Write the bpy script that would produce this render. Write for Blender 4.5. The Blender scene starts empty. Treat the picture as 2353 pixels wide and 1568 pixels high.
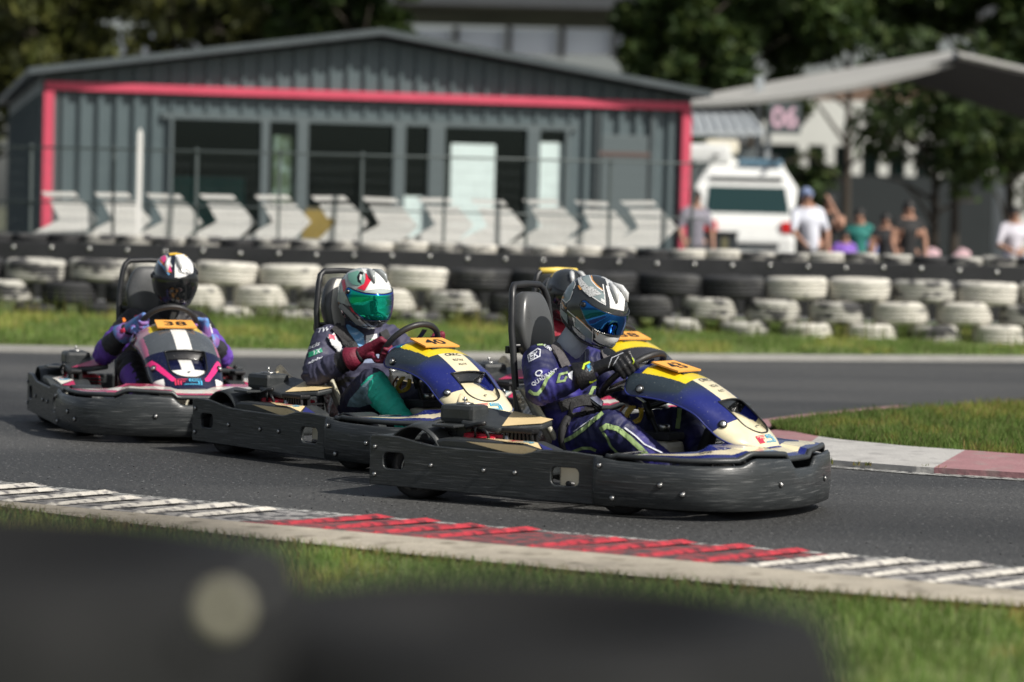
import bpy, bmesh, math, random
import numpy as np
from mathutils import Vector, Matrix, noise, geometry
from mathutils.bvhtree import BVHTree
random.seed(7); rng = np.random.default_rng(7)
SC = bpy.context.scene
COL = SC.collection
R = math.radians

# ------------------------------------------------------------------ camera
FPX, CX, CY, HCAM, ROLL, HZ = 6930.0, 1176.5, 784.0, 1.33, 0.025, 500.0
PITCH = math.atan((CY - HZ) / FPX)
cam_d = bpy.data.cameras.new('camera'); cam = bpy.data.objects.new('camera', cam_d); COL.objects.link(cam)
cam_d.sensor_width = 36.0; cam_d.sensor_fit = 'HORIZONTAL'; cam_d.lens = FPX / 2353.0 * 36.0
cam_d.clip_start = 0.2; cam_d.clip_end = 3000
fwd = Vector((0, math.cos(PITCH), -math.sin(PITCH))); up0 = Vector((0, math.sin(PITCH), math.cos(PITCH))); rt0 = Vector((1, 0, 0))
rt = rt0 * math.cos(ROLL) + up0 * math.sin(ROLL); up = -rt0 * math.sin(ROLL) + up0 * math.cos(ROLL)
cam.matrix_world = Matrix(((rt.x, up.x, -fwd.x, 0), (rt.y, up.y, -fwd.y, 0), (rt.z, up.z, -fwd.z, HCAM), (0, 0, 0, 1)))
cam_d.dof.use_dof = True; cam_d.dof.focus_distance = 15.1; cam_d.dof.aperture_fstop = 1.75
SC.camera = cam

# ------------------------------------------------------------------ light
SUN = Vector((0.80, -0.55, 0.90)).normalized()
W = bpy.data.worlds.new('World'); SC.world = W; W.use_nodes = True
wn = W.node_tree.nodes; wl = W.node_tree.links; wn.clear()
wo = wn.new('ShaderNodeOutputWorld'); bg = wn.new('ShaderNodeBackground'); sky = wn.new('ShaderNodeTexSky')
sky.sky_type = 'NISHITA'; sky.sun_disc = False
sky.sun_elevation = math.asin(SUN.z); sky.sun_rotation = math.atan2(SUN.x, SUN.y)
sky.air_density = 1.0; sky.dust_density = 2.5; sky.ozone_density = 1.0
bg.inputs['Strength'].default_value = 0.075
hs = wn.new('ShaderNodeHueSaturation'); hs.inputs['Saturation'].default_value = .55; wl.new(sky.outputs[0], hs.inputs['Color']); wl.new(hs.outputs[0], bg.inputs[0]); wl.new(bg.outputs[0], wo.inputs[0])
sd = bpy.data.lights.new('sun', 'SUN'); sd.energy = 4.3; sd.angle = R(0.5); sd.color = (1.0, 0.95, 0.87)
sun = bpy.data.objects.new('sun', sd); COL.objects.link(sun); sun.rotation_euler = SUN.to_track_quat('Z', 'Y').to_euler()
SC.view_settings.view_transform = 'Standard'; SC.view_settings.look = 'None'
SC.view_settings.exposure = 0.22; SC.view_settings.gamma = 1.0; SC.view_settings.use_curve_mapping = False

# ------------------------------------------------------------------ photo-measuring helpers (design aids)
def ray(px, py):
    a, b = px - CX, py - CY; c, s = math.cos(ROLL), math.sin(ROLL)
    x, z = a * c + b * s, -(-a * s + b * c); cp, sp = math.cos(PITCH), math.sin(PITCH)
    return Vector((x, FPX * cp + z * sp, -FPX * sp + z * cp))
def gp(px, py, z=0.0):
    r = ray(px, py); t = (z - HCAM) / r.z; return Vector((r.x * t, r.y * t, z))
def dp(px, py, d):
    r = ray(px, py); t = d / r.y; return Vector((r.x * t, d, HCAM + r.z * t))

# ------------------------------------------------------------------ materials
def lin(h):
    h = h.lstrip('#'); v = [int(h[i:i + 2], 16) / 255 for i in (0, 2, 4)]
    return tuple((c / 12.92 if c <= .04045 else ((c + .055) / 1.055) ** 2.4) for c in v)
def mat(name, col=(.5, .5, .5), rough=.5, metal=0., var=0., vscale=6., bump=0., bscale=60., attr=False, coat=0., stretch=None,
        spec=.5, col2=None, c2lo=.45, c2hi=.6, c2scale=8., speck=None, c2stretch=None, trans=0.):
    m = bpy.data.materials.new(name); m.use_nodes = True; nt = m.node_tree; N = nt.nodes; L = nt.links
    b = N['Principled BSDF']; out = N['Material Output']
    b.inputs['Roughness'].default_value = rough; b.inputs['Metallic'].default_value = metal
    b.inputs['Specular IOR Level'].default_value = spec; b.inputs['Coat Weight'].default_value = coat
    tc = N.new('ShaderNodeTexCoord')
    def mapped(st):
        if not st: return tc.outputs['Object']
        mp = N.new('ShaderNodeMapping'); mp.inputs['Scale'].default_value = st; L.new(tc.outputs['Object'], mp.inputs[0]); return mp.outputs[0]
    if attr:
        a = N.new('ShaderNodeAttribute'); a.attribute_name = 'Col'; csock = a.outputs['Color']
    else:
        rgb = N.new('ShaderNodeRGB'); rgb.outputs[0].default_value = (*col, 1); csock = rgb.outputs[0]
    def mix(fac, A, B, bt='MIX'):
        x = N.new('ShaderNodeMix'); x.data_type = 'RGBA'; x.blend_type = bt
        for s, v in ((0, fac), (6, A), (7, B)):
            if hasattr(v, 'is_output'): L.new(v, x.inputs[s])
            else: x.inputs[s].default_value = v
        return x.outputs[2]
    if col2 is not None:
        n = N.new('ShaderNodeTexNoise'); n.inputs['Scale'].default_value = c2scale; n.inputs['Detail'].default_value = 6
        L.new(mapped(c2stretch), n.inputs['Vector'])
        mr = N.new('ShaderNodeMapRange'); mr.inputs[1].default_value = c2lo; mr.inputs[2].default_value = c2hi
        L.new(n.outputs[0], mr.inputs[0]); csock = mix(mr.outputs[0], csock, (*col2, 1))
    if var > 0:
        n = N.new('ShaderNodeTexNoise'); n.inputs['Scale'].default_value = vscale; n.inputs['Detail'].default_value = 8; n.inputs['Roughness'].default_value = .65
        L.new(mapped(stretch), n.inputs['Vector'])
        mr = N.new('ShaderNodeMapRange'); mr.inputs[1].default_value = .25; mr.inputs[2].default_value = .75
        mr.inputs[3].default_value = 1 - var; mr.inputs[4].default_value = 1 + var; L.new(n.outputs[0], mr.inputs[0])
        csock = mix(1.0, csock, mr.outputs[0], 'MULTIPLY')
        rr = N.new('ShaderNodeMapRange'); rr.inputs[1].default_value = .3; rr.inputs[2].default_value = .7
        rr.inputs[3].default_value = max(.02, rough - .12); rr.inputs[4].default_value = min(1, rough + .12)
        L.new(n.outputs[0], rr.inputs[0]); L.new(rr.outputs[0], b.inputs['Roughness'])
    if speck:
        n = N.new('ShaderNodeTexNoise'); n.inputs['Scale'].default_value = speck[0]; n.inputs['Detail'].default_value = 2
        L.new(mapped(None), n.inputs['Vector'])
        mr = N.new('ShaderNodeMapRange'); mr.inputs[1].default_value = speck[1]; mr.inputs[2].default_value = speck[1] + .06
        L.new(n.outputs[0], mr.inputs[0]); csock = mix(mr.outputs[0], csock, (*speck[2], 1))
    L.new(csock, b.inputs['Base Color'])
    if bump > 0:
        n = N.new('ShaderNodeTexNoise'); n.inputs['Scale'].default_value = bscale; n.inputs['Detail'].default_value = 5
        L.new(mapped(stretch), n.inputs['Vector']); bp = N.new('ShaderNodeBump'); bp.inputs['Strength'].default_value = bump
        bp.inputs['Distance'].default_value = .01; L.new(n.outputs[0], bp.inputs['Height']); L.new(bp.outputs[0], b.inputs['Normal'])
    if trans > 0:
        t = N.new('ShaderNodeBsdfTranslucent'); L.new(csock, t.inputs[0]); ms = N.new('ShaderNodeMixShader'); ms.inputs[0].default_value = trans
        L.new(b.outputs[0], ms.inputs[1]); L.new(t.outputs[0], ms.inputs[2]); L.new(ms.outputs[0], out.inputs[0])
    return m

# ------------------------------------------------------------------ mesh builder
class MB:
    def __init__(s): s.v = []; s.f = []; s.m = []; s.sm = []; s.c = []
    def add(s, verts, faces, m=0, smooth=False, col=None):
        o = len(s.v); s.v += [tuple(v) for v in verts]
        for f in faces:
            s.f.append([i + o for i in f]); s.m.append(m); s.sm.append(smooth); s.c.append(col or (1, 1, 1))
        return s
    def box(s, c, sz, M=None, m=0, bev=0., col=None, taper=None):
        bm = bmesh.new(); bmesh.ops.create_cube(bm, size=1.0)
        for v in bm.verts:
            if taper and v.co.z > 0: v.co.x *= taper[0]; v.co.y *= taper[1]
            v.co = Vector((v.co.x * sz[0], v.co.y * sz[1], v.co.z * sz[2]))
        if bev > 0: bmesh.ops.bevel(bm, geom=bm.edges[:], offset=bev, segments=2, affect='EDGES', profile=.6)
        T = Matrix.Translation(Vector(c)) @ (M.to_4x4() if M else Matrix())
        for v in bm.verts: v.co = T @ v.co
        bm.verts.index_update()
        s.add([v.co[:] for v in bm.verts], [[v.index for v in f.verts] for f in bm.faces], m, False, col); bm.free(); return s
    def tube(s, pts, r, n=10, m=0, caps=True, col=None, closed=False):
        pts = [Vector(p) for p in pts]; k = len(pts); rs = r if isinstance(r, (list, tuple)) else [r] * k
        vs = []; ref = None
        for i in range(k):
            a = pts[(i - 1) % k] if (closed or i > 0) else pts[i]; b = pts[(i + 1) % k] if (closed or i < k - 1) else pts[i]
            t = (b - a).normalized()
            if ref is None:
                ref = Vector((0, 0, 1)) if abs(t.z) < .9 else Vector((1, 0, 0))
            u = (ref - t * ref.dot(t)).normalized(); w = t.cross(u); ref = u
            for j in range(n):
                q = 2 * math.pi * j / n; vs.append(pts[i] + (u * math.cos(q) + w * math.sin(q)) * rs[i])
        fs = []
        for i in range(k if closed else k - 1):
            i2 = (i + 1) % k
            for j in range(n): fs.append([i * n + j, i * n + (j + 1) % n, i2 * n + (j + 1) % n, i2 * n + j])
        if caps and not closed: fs += [list(range(n))[::-1], [(k - 1) * n + j for j in range(n)]]
        return s.add(vs, fs, m, True, col)
    def lathe(s, prof, n=24, M=None, m=0, col=None, smooth=True, ang=2 * math.pi):
        vs = []; full = abs(ang - 2 * math.pi) < 1e-6; k = n if full else n + 1
        for j in range(k):
            q = ang * j / n
            for (r_, z_) in prof: vs.append(Vector((r_ * math.cos(q), r_ * math.sin(q), z_)))
        if M is not None: vs = [M @ v for v in vs]
        p = len(prof); fs = []
        for j in range(n):
            j2 = (j + 1) % k
            for i in range(p - 1): fs.append([j * p + i, j2 * p + i, j2 * p + i + 1, j * p + i + 1])
        return s.add(vs, fs, m, smooth, col)
    def capsule(s, a, ra, b, rb, n=12, m=0):
        a, b = Vector(a), Vector(b); t = (b - a)
        t = t.normalized() if t.length > 1e-6 else Vector((0, 0, 1))
        u = t.orthogonal().normalized(); w = t.cross(u); vs = [a - t * ra]; K = 4
        rings = [(a, ra, -math.pi / 2 + math.pi / 2 * i / K) for i in range(1, K + 1)] + [(b, rb, math.pi / 2 * i / K) for i in range(0, K)]
        for c, r_, e in rings:
            for j in range(n):
                q = 2 * math.pi * j / n; vs.append(c + t * r_ * math.sin(e) + (u * math.cos(q) + w * math.sin(q)) * r_ * math.cos(e))
        vs.append(b + t * rb); fs = [[0, 1 + (j + 1) % n, 1 + j] for j in range(n)]
        for i in range(len(rings) - 1):
            for j in range(n): fs.append([1 + i * n + j, 1 + i * n + (j + 1) % n, 1 + (i + 1) * n + (j + 1) % n, 1 + (i + 1) * n + j])
        l = len(vs) - 1; o = 1 + (len(rings) - 1) * n; fs += [[l, o + j, o + (j + 1) % n] for j in range(n)]
        return s.add(vs, fs, m, True)
    def grid(s, fn, nu, nv, m=0, smooth=True, colfn=None, flip=False):
        vs = [fn(i / nu, j / nv) for j in range(nv + 1) for i in range(nu + 1)]
        o = len(s.v); s.v += [tuple(v) for v in vs]
        for j in range(nv):
            for i in range(nu):
                a = o + j * (nu + 1) + i; f = [a, a + 1, a + nu + 2, a + nu + 1]
                s.f.append(f[::-1] if flip else f); s.m.append(m); s.sm.append(smooth)
                s.c.append(colfn((i + .5) / nu, (j + .5) / nv) if colfn else (1, 1, 1))
        return s
    def prism(s, poly, z0, z1, M=None, m=0, col=None):
        n = len(poly); vs = [Vector((p[0], p[1], z0)) for p in poly] + [Vector((p[0], p[1], z1)) for p in poly]
        if M is not None: vs = [M @ v for v in vs]
        return s.add(vs, [list(range(n))[::-1], [n + i for i in range(n)]] + [[i, (i + 1) % n, n + (i + 1) % n, n + i] for i in range(n)], m, False, col)
    def mesh(s, name, mats, useCol=False):
        me = bpy.data.meshes.new(name); me.from_pydata(s.v, [], s.f)
        for m_ in (mats if isinstance(mats, (list, tuple)) else [mats]): me.materials.append(m_)
        me.polygons.foreach_set('material_index', s.m); me.polygons.foreach_set('use_smooth', s.sm)
        if useCol:
            at = me.attributes.new('Col', 'FLOAT_COLOR', 'FACE'); at.data.foreach_set('color', [x for c in s.c for x in (*c, 1.0)])
        me.update(); return me
    def build(s, name, mats, parent=None, useCol=False):
        return link(name, s.mesh(name, mats, useCol), parent)
def link(name, data, parent=None):
    o = bpy.data.objects.new(name, data); COL.objects.link(o)
    if parent is not None: o.parent = parent
    return o
def tag(o, label=None, cat=None, group=None, kind=None):
    for k, v in (('label', label), ('category', cat), ('group', group), ('kind', kind)):
        if v: o[k] = v
    return o
def empty(name, loc=(0, 0, 0), rz=0.):
    o = bpy.data.objects.new(name, None); COL.objects.link(o); o.location = loc; o.rotation_euler = (0, 0, rz); o.empty_display_size = .2; return o
def copy_tree(o, parent=None):
    c = o.copy(); COL.objects.link(c); c.parent = parent
    for ch in list(o.children): copy_tree(ch, c)
    return c
def frame(o, x, y, z=None):
    x = Vector(x); y = Vector(y); z = Vector(z) if z is not None else x.cross(y).normalized()
    return Matrix(((x.x, y.x, z.x, o[0]), (x.y, y.y, z.y, o[1]), (x.z, y.z, z.z, o[2]), (0, 0, 0, 1)))
def xm(axis):   # lathe axis along 'X' or 'Y'
    return Matrix.Rotation(R(90), 4, 'Y') if axis == 'X' else Matrix.Rotation(R(-90), 4, 'X')

# text and flat shapes ------------------------------------------------------
def text2d(body, bold=0.0, shear=0.0, spacing=1.0):
    cu = bpy.data.curves.new('lettering', 'FONT'); cu.body = body; cu.offset = bold; cu.shear = shear; cu.space_character = spacing
    cu.resolution_u = 3; cu.align_x = 'CENTER'; cu.align_y = 'CENTER'
    ob = bpy.data.objects.new('lettering', cu); COL.objects.link(ob); dg = bpy.context.evaluated_depsgraph_get(); dg.update()
    me = bpy.data.meshes.new_from_object(ob.evaluated_get(dg)); v = np.array([(p.co.x, p.co.y) for p in me.vertices]); f = [list(p.vertices) for p in me.polygons]
    bpy.data.objects.remove(ob); bpy.data.meshes.remove(me); bpy.data.curves.remove(cu)
    mn, mx = v.min(0), v.max(0); v = (v - (mn + mx) / 2) / (mx - mn); return v, f     # unit box, centred
def poly2d(polys, step=None):
    vs, fs = [], []
    for p in polys:
        bm = bmesh.new(); q = [bm.verts.new((a, b, 0)) for a, b in p]
        try: bm.faces.new(q)
        except ValueError: bm.free(); continue
        bmesh.ops.triangulate(bm, faces=bm.faces[:])
        if step:
            for _ in range(6):
                e = [x for x in bm.edges if x.calc_length() > step]
                if not e: break
                bmesh.ops.subdivide_edges(bm, edges=e, cuts=1); bmesh.ops.triangulate(bm, faces=[f for f in bm.faces if len(f.verts) > 3])
        bm.verts.index_update(); o = len(vs); vs += [(v.co.x, v.co.y) for v in bm.verts]; fs += [[o + v.index for v in f.verts] for f in bm.faces]; bm.free()
    return np.array(vs), fs
def strip2d(pts, w, closed=False):
    P = [Vector((a, b)) for a, b in pts]; out = []; n = len(P); ws = w if isinstance(w, (list, tuple)) else [w] * n
    L_, R_ = [], []
    for i in range(n):
        a = P[max(i - 1, 0)] if not closed else P[(i - 1) % n]; b = P[min(i + 1, n - 1)] if not closed else P[(i + 1) % n]
        d1 = (P[i] - a); d2 = (b - P[i]); d1 = d1.normalized() if d1.length > 0 else d2.normalized(); d2 = d2.normalized() if d2.length > 0 else d1
        t = (d1 + d2).normalized() if (d1 + d2).length > .01 else d1; nrm = Vector((-t.y, t.x)); k = 1 / max(.5, nrm.dot(Vector((-d1.y, d1.x))))
        L_.append(P[i] + nrm * ws[i] / 2 * k); R_.append(P[i] - nrm * ws[i] / 2 * k)
    for i in range(n if closed else n - 1):
        j = (i + 1) % n; out.append([tuple(L_[i]), tuple(R_[i]), tuple(R_[j]), tuple(L_[j])])
    return out
def curve_pts(pts, n=6):
    P = [Vector(p) for p in pts]; out = []
    for i in range(len(P) - 1):
        p0, p1, p2, p3 = P[max(i - 1, 0)], P[i], P[i + 1], P[min(i + 2, len(P) - 1)]
        for k in range(n):
            t = k / n; out.append(.5 * ((2 * p1) + (p2 - p0) * t + (2 * p0 - 5 * p1 + 4 * p2 - p3) * t * t + (3 * p1 - p0 - 3 * p2 + p3) * t ** 3))
    return out + [P[-1]]
def bvh_of(ob): return BVHTree.FromPolygons([v.co[:] for v in ob.data.vertices], [list(p.vertices) for p in ob.data.polygons])
def bvh_many(obs, Mw):
    vs, fs = [], []
    for ob in obs:
        o = len(vs); T = ob.matrix_local if ob.parent else Matrix()
        vs += [(T @ v.co)[:] for v in ob.data.vertices]; fs += [[i + o for i in p.vertices] for p in ob.data.polygons]
    return BVHTree.FromPolygons(vs, fs)
def pix_decal(name, vf, m, bvh, Mw, parent, eps=.003, single=False):
    """lay a flat print, drawn in photo coordinates, onto the surface of a thing (bvh in the thing's own space)"""
    vs, fs = vf; Mi = Mw.inverted(); o = Mi @ Vector((0, 0, HCAM)); R3 = Mi.to_3x3(); out = []; ok = []
    for (px, py) in vs:
        d = (R3 @ ray(px, py)).normalized(); h, n, _, _ = bvh.ray_cast(o, d)
        if h is None: out.append(Vector((0, 0, 0))); ok.append(False)
        else:
            if n.dot(d) > 0: n = -n
            out.append(h + n * eps - d * eps * .5); ok.append(True)
    ff = [f for f in fs if all(ok[i] for i in f) and max((out[f[0]] - out[i]).length for i in f) < .12]
    if not ff: return None
    me = bpy.data.meshes.new(name); me.from_pydata([v[:] for v in out], [], ff); me.materials.append(m)
    bm = bmesh.new(); bm.from_mesh(me); bmesh.ops.delete(bm, geom=[v for v in bm.verts if not v.link_faces], context='VERTS')
    if single:   # keep the one connected piece that shows
        bmesh.ops.remove_doubles(bm, verts=bm.verts[:], dist=.0004); left = set(bm.verts); best = []
        while left:
            st = [left.pop()]; isl_ = list(st)
            while st:
                for e in st.pop().link_edges:
                    for w in e.verts:
                        if w in left: left.remove(w); st.append(w); isl_.append(w)
            if len(isl_) > len(best): best = isl_
        keep = set(best); bmesh.ops.delete(bm, geom=[v for v in bm.verts if v not in keep], context='VERTS')
    bm.to_mesh(me); bm.free()
    return link(name, me, parent)
def aff(v, o, ax, ay): return np.array([(o[0] + a * ax[0] + b * ay[0], o[1] + a * ax[1] + b * ay[1]) for a, b in v])
def flat_decal(name, vf, M, m, parent):
    vs, fs = vf; me = bpy.data.meshes.new(name); me.from_pydata([(M @ Vector((a, b, 0)))[:] for a, b in vs], [], fs); me.materials.append(m); return link(name, me, parent)
def remesh(name, mb, voxel, it=6, fac=.5):
    me = mb.mesh('tmp', []) if False else bpy.data.meshes.new('tmp'); me.from_pydata(mb.v, [], mb.f)
    ob = bpy.data.objects.new('tmp', me); COL.objects.link(ob)
    r_ = ob.modifiers.new('r', 'REMESH'); r_.mode = 'VOXEL'; r_.voxel_size = voxel
    s_ = ob.modifiers.new('s', 'SMOOTH'); s_.iterations = it; s_.factor = fac
    dg = bpy.context.evaluated_depsgraph_get(); dg.update(); out = bpy.data.meshes.new_from_object(ob.evaluated_get(dg)); out.name = name
    bpy.data.objects.remove(ob); bpy.data.meshes.remove(me)
    out.polygons.foreach_set('use_smooth', [True] * len(out.polygons)); return out
# ------------------------------------------------------------------ palette
M_ = {}
M_['asphalt'] = mat('asphalt', (.036, .037, .037), .62, var=.75, vscale=34, bump=1.0, bscale=46, spec=.45, col2=(.064, .064, .062), c2scale=.55, c2stretch=(.35, 1, 1), c2lo=.40, c2hi=.62, speck=(48, .66, (.34, .34, .34)))
M_['line'] = mat('worn_white_line', (.42, .42, .40), .7, col2=(.06, .06, .06), c2scale=26, c2lo=.42, c2hi=.58, var=.2, bump=.5, bscale=120)
M_['ground'] = mat('bare_ground', (.075, .08, .045), .95, var=.4, vscale=3)
M_['soil'] = mat('soil_and_thatch', (.15, .19, .06), .95, var=.4, vscale=5, bump=.6, bscale=40)
M_['concrete'] = mat('kerb_concrete', (.40, .36, .29), .85, var=.25, vscale=5, bump=.5, bscale=50, col2=(.17, .15, .11), c2scale=7, c2lo=.56, c2hi=.72)
M_['kgrey'] = mat('kerb_worn_base_white', (.30, .29, .28), .8, var=.3, vscale=12, bump=.6, bscale=60, col2=(.06, .06, .065), c2scale=16, c2lo=.46, c2hi=.56)
M_['kredb'] = mat('kerb_worn_base_red', (.27, .055, .062), .8, var=.3, vscale=12, bump=.6, bscale=60, col2=(.07, .06, .062), c2scale=16, c2lo=.45, c2hi=.57)
M_['kwhite'] = mat('kerb_white_paint', (.58, .55, .49), .65, var=.2, vscale=12, bump=.4, bscale=60, col2=(.16, .15, .15), c2scale=20, c2lo=.48, c2hi=.62)
M_['kred'] = mat('kerb_red_paint', (.44, .035, .05), .6, var=.35, vscale=12, bump=.4, bscale=60, col2=(.10, .03, .035), c2scale=16, c2lo=.46, c2hi=.60)
M_['islw'] = mat('island_kerb_white', (.44, .43, .41), .75, var=.15, vscale=6, bump=.4, bscale=40, col2=(.30, .29, .28), c2scale=9, c2lo=.56, c2hi=.7)
M_['islp'] = mat('island_kerb_faded_red', (.33, .17, .18), .75, var=.15, vscale=6, bump=.4, bscale=40, col2=(.30, .22, .21), c2scale=9, c2lo=.56, c2hi=.7)
M_['farkerb'] = mat('far_kerb_concrete', (.31, .305, .285), .85, var=.2, vscale=3, bump=.3, bscale=30)
M_['paddock'] = mat('paddock_tarmac', (.12, .12, .12), .9, var=.2, vscale=.7)
M_['grass'] = mat('grass_blades', attr=True, rough=.65, spec=.2, trans=.5)
M_['tyre_black'] = mat('old_black_rubber', (.022, .023, .025), .75, var=.3, vscale=8, bump=.3, bscale=40, col2=(.09, .09, .088), c2scale=5, c2lo=.56, c2hi=.75)
M_['tyre_white'] = mat('tyre_white_paint', (.56, .54, .48), .75, var=.15, vscale=7, bump=.4, bscale=40, col2=(.10, .10, .10), c2scale=6, c2lo=.57, c2hi=.70, c2stretch=(1, 1, 2.5))
M_['tyre_half'] = mat('tyre_flaking_paint', (.42, .41, .37), .75, var=.2, vscale=7, bump=.4, bscale=40, col2=(.045, .045, .047), c2scale=4.5, c2lo=.46, c2hi=.56, c2stretch=(1, 1, 2))
M_['belt'] = mat('black_belt_rubber', (.022, .023, .025), .55, var=.25, vscale=2, bump=.2, bscale=15)
M_['steel'] = mat('bolt_steel', (.62, .62, .60), .28, metal=1.)
M_['fencemetal'] = mat('fence_grey_metal', (.085, .105, .105), .5)
M_['signwhite'] = mat('chevron_white', (.84, .83, .80), .6, var=.06, vscale=5, bump=.3, bscale=9, col2=(.50, .50, .47), c2scale=4, c2lo=.60, c2hi=.80, c2stretch=(1, 1, .4))
M_['signgold'] = mat('ochre_board', (.34, .25, .07), .6, var=.1)

nt = M_['asphalt'].node_tree; N_ = nt.nodes; L_ = nt.links; bs = N_['Principled BSDF']; src = bs.inputs['Base Color'].links[0].from_socket
def mth(op, a, b=None):   # the rubbered racing line, polished dark by tyres
    m_ = N_.new('ShaderNodeMath'); m_.operation = op
    for i_, v_ in enumerate((a, b)):
        if v_ is None: continue
        if hasattr(v_, 'is_output'): L_.new(v_, m_.inputs[i_])
        else: m_.inputs[i_].default_value = v_
    return m_.outputs[0]
tc_ = N_.new('ShaderNodeTexCoord'); sp_x = N_.new('ShaderNodeSeparateXYZ'); L_.new(tc_.outputs['Object'], sp_x.inputs[0]); X_, Y_ = sp_x.outputs[0], sp_x.outputs[1]
nz_ = N_.new('ShaderNodeTexNoise'); nz_.inputs['Scale'].default_value = .9; nz_.inputs['Detail'].default_value = 5; mp_ = N_.new('ShaderNodeMapping'); mp_.inputs['Rotation'].default_value = (0, 0, R(35)); mp_.inputs['Scale'].default_value = (.25, 3.2, 1); L_.new(tc_.outputs['Object'], mp_.inputs[0]); L_.new(mp_.outputs[0], nz_.inputs['Vector'])
dd = mth('SUBTRACT', Y_, mth('ADD', mth('ADD', mth('MULTIPLY', X_, -1.05), 15.1), mth('MULTIPLY', mth('MULTIPLY', X_, X_), .12)))
dd = mth('ADD', mth('ABSOLUTE', dd), mth('MULTIPLY', nz_.outputs[0], 1.6)); mr_ = N_.new('ShaderNodeMapRange'); mr_.inputs[1].default_value = 1.0; mr_.inputs[2].default_value = 2.3; mr_.inputs[3].default_value = .62; mr_.inputs[4].default_value = 1.08; L_.new(dd, mr_.inputs[0])
mx_ = N_.new('ShaderNodeMix'); mx_.data_type = 'RGBA'; mx_.blend_type = 'MULTIPLY'; mx_.inputs[0].default_value = 1; L_.new(src, mx_.inputs[6]); L_.new(mr_.outputs[0], mx_.inputs[7]); L_.new(mx_.outputs[2], bs.inputs['Base Color'])
# ------------------------------------------------------------------ ground, track, kerbs
def flat(name, pts, z, m, kind='structure', parent=None, step=None):
    vs, fs = poly2d([[(p[0], p[1]) for p in pts]], step); me = bpy.data.meshes.new(name)
    me.from_pydata([(a, b, z) for a, b in vs], [], fs); me.materials.append(m); me.update()
    if me.polygons and me.polygons[0].normal.z < 0: me.flip_normals()
    o = link(name, me, parent)
    if kind: o['kind'] = kind
    return o
flat('ground', [(-700, -60), (700, -60), (700, 1500), (-700, 1500)], -.05, M_['ground'])
def fit(pts):
    P = np.array(pts); return np.polyfit(P[:, 0], P[:, 1], 2)
HI = fit([(-2.44, 14.43), (-2.09, 14.18), (-1.48, 13.69), (-.81, 13.16), (0, 12.95), (.37, 12.73), (.84, 12.38), (1.29, 12.15), (2.03, 11.78)])
LO = fit([(-2.25, 13.34), (-1.73, 13.02), (-1.29, 12.76), (-.9, 12.55), (-.44, 12.28), (0, 12.06), (.26, 11.91), (.7, 11.61), (1.04, 11.38), (1.53, 11.12), (1.89, 10.96)])
CO = fit([(-2.21, 13.11), (-1.65, 12.72), (-1.24, 12.35), (-.93, 12.04), (-.51, 11.76), (0, 11.5), (.33, 11.27), (.75, 10.99), (1.16, 10.80), (1.85, 10.55)])
XS = np.linspace(-4.2, 4.0, 42)
def cv(c, dx=0, dy=0): return [(x + dx, float(np.polyval(c, x)) + dy) for x in XS]
farkerb = [(-14, 26.6), (-9, 26.8), (-4.64, 27.25), (-2.69, 27.5), (-.61, 28.1), (1.2, 28.8), (2.97, 29.5), (5.23, 30.5), (9, 32.3), (14, 35)]
flat('race_track', cv(HI) + [(14, 9.2), (40, 9), (40, 40), (14, 35)] + farkerb[::-1][1:] + [(-40, 26.6), (-40, 40 - 14), (-14, 23)], 0.0, M_['asphalt'])
def ribbon_mesh(name, A, B, z, m, zb=None):
    mb = MB(); n = len(A); vs = [(a[0], a[1], z) for a in A] + [(b[0], b[1], z if zb is None else zb) for b in B]
    mb.add(vs, [[n + i, n + i + 1, i + 1, i] for i in range(n - 1)]); return mb.build(name, m)
tag(ribbon_mesh('edge_line', cv(HI, 0, .03), cv(HI, 0, -.075), .004, M_['line']), kind='structure')
kerb = ribbon_mesh('kerb', cv(HI, 0, -.075), cv(LO, 0, 0), .006, M_['kgrey'], .016); tag(kerb, kind='structure')
kx0, kx1 = -1.14, .78       # the red section of the kerb
def xsub(c, lo, hi, n=24, dy=0): return [(x, float(np.polyval(c, x)) + dy) for x in np.linspace(lo, hi, n)]
redb = ribbon_mesh('red_section', xsub(HI, kx0 + .55, kx1 + .62, dy=-.09), xsub(LO, kx0, kx1), .010, M_['kredb'], .020); redb.parent = kerb
sx = -3.3; ribm = {}
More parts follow.
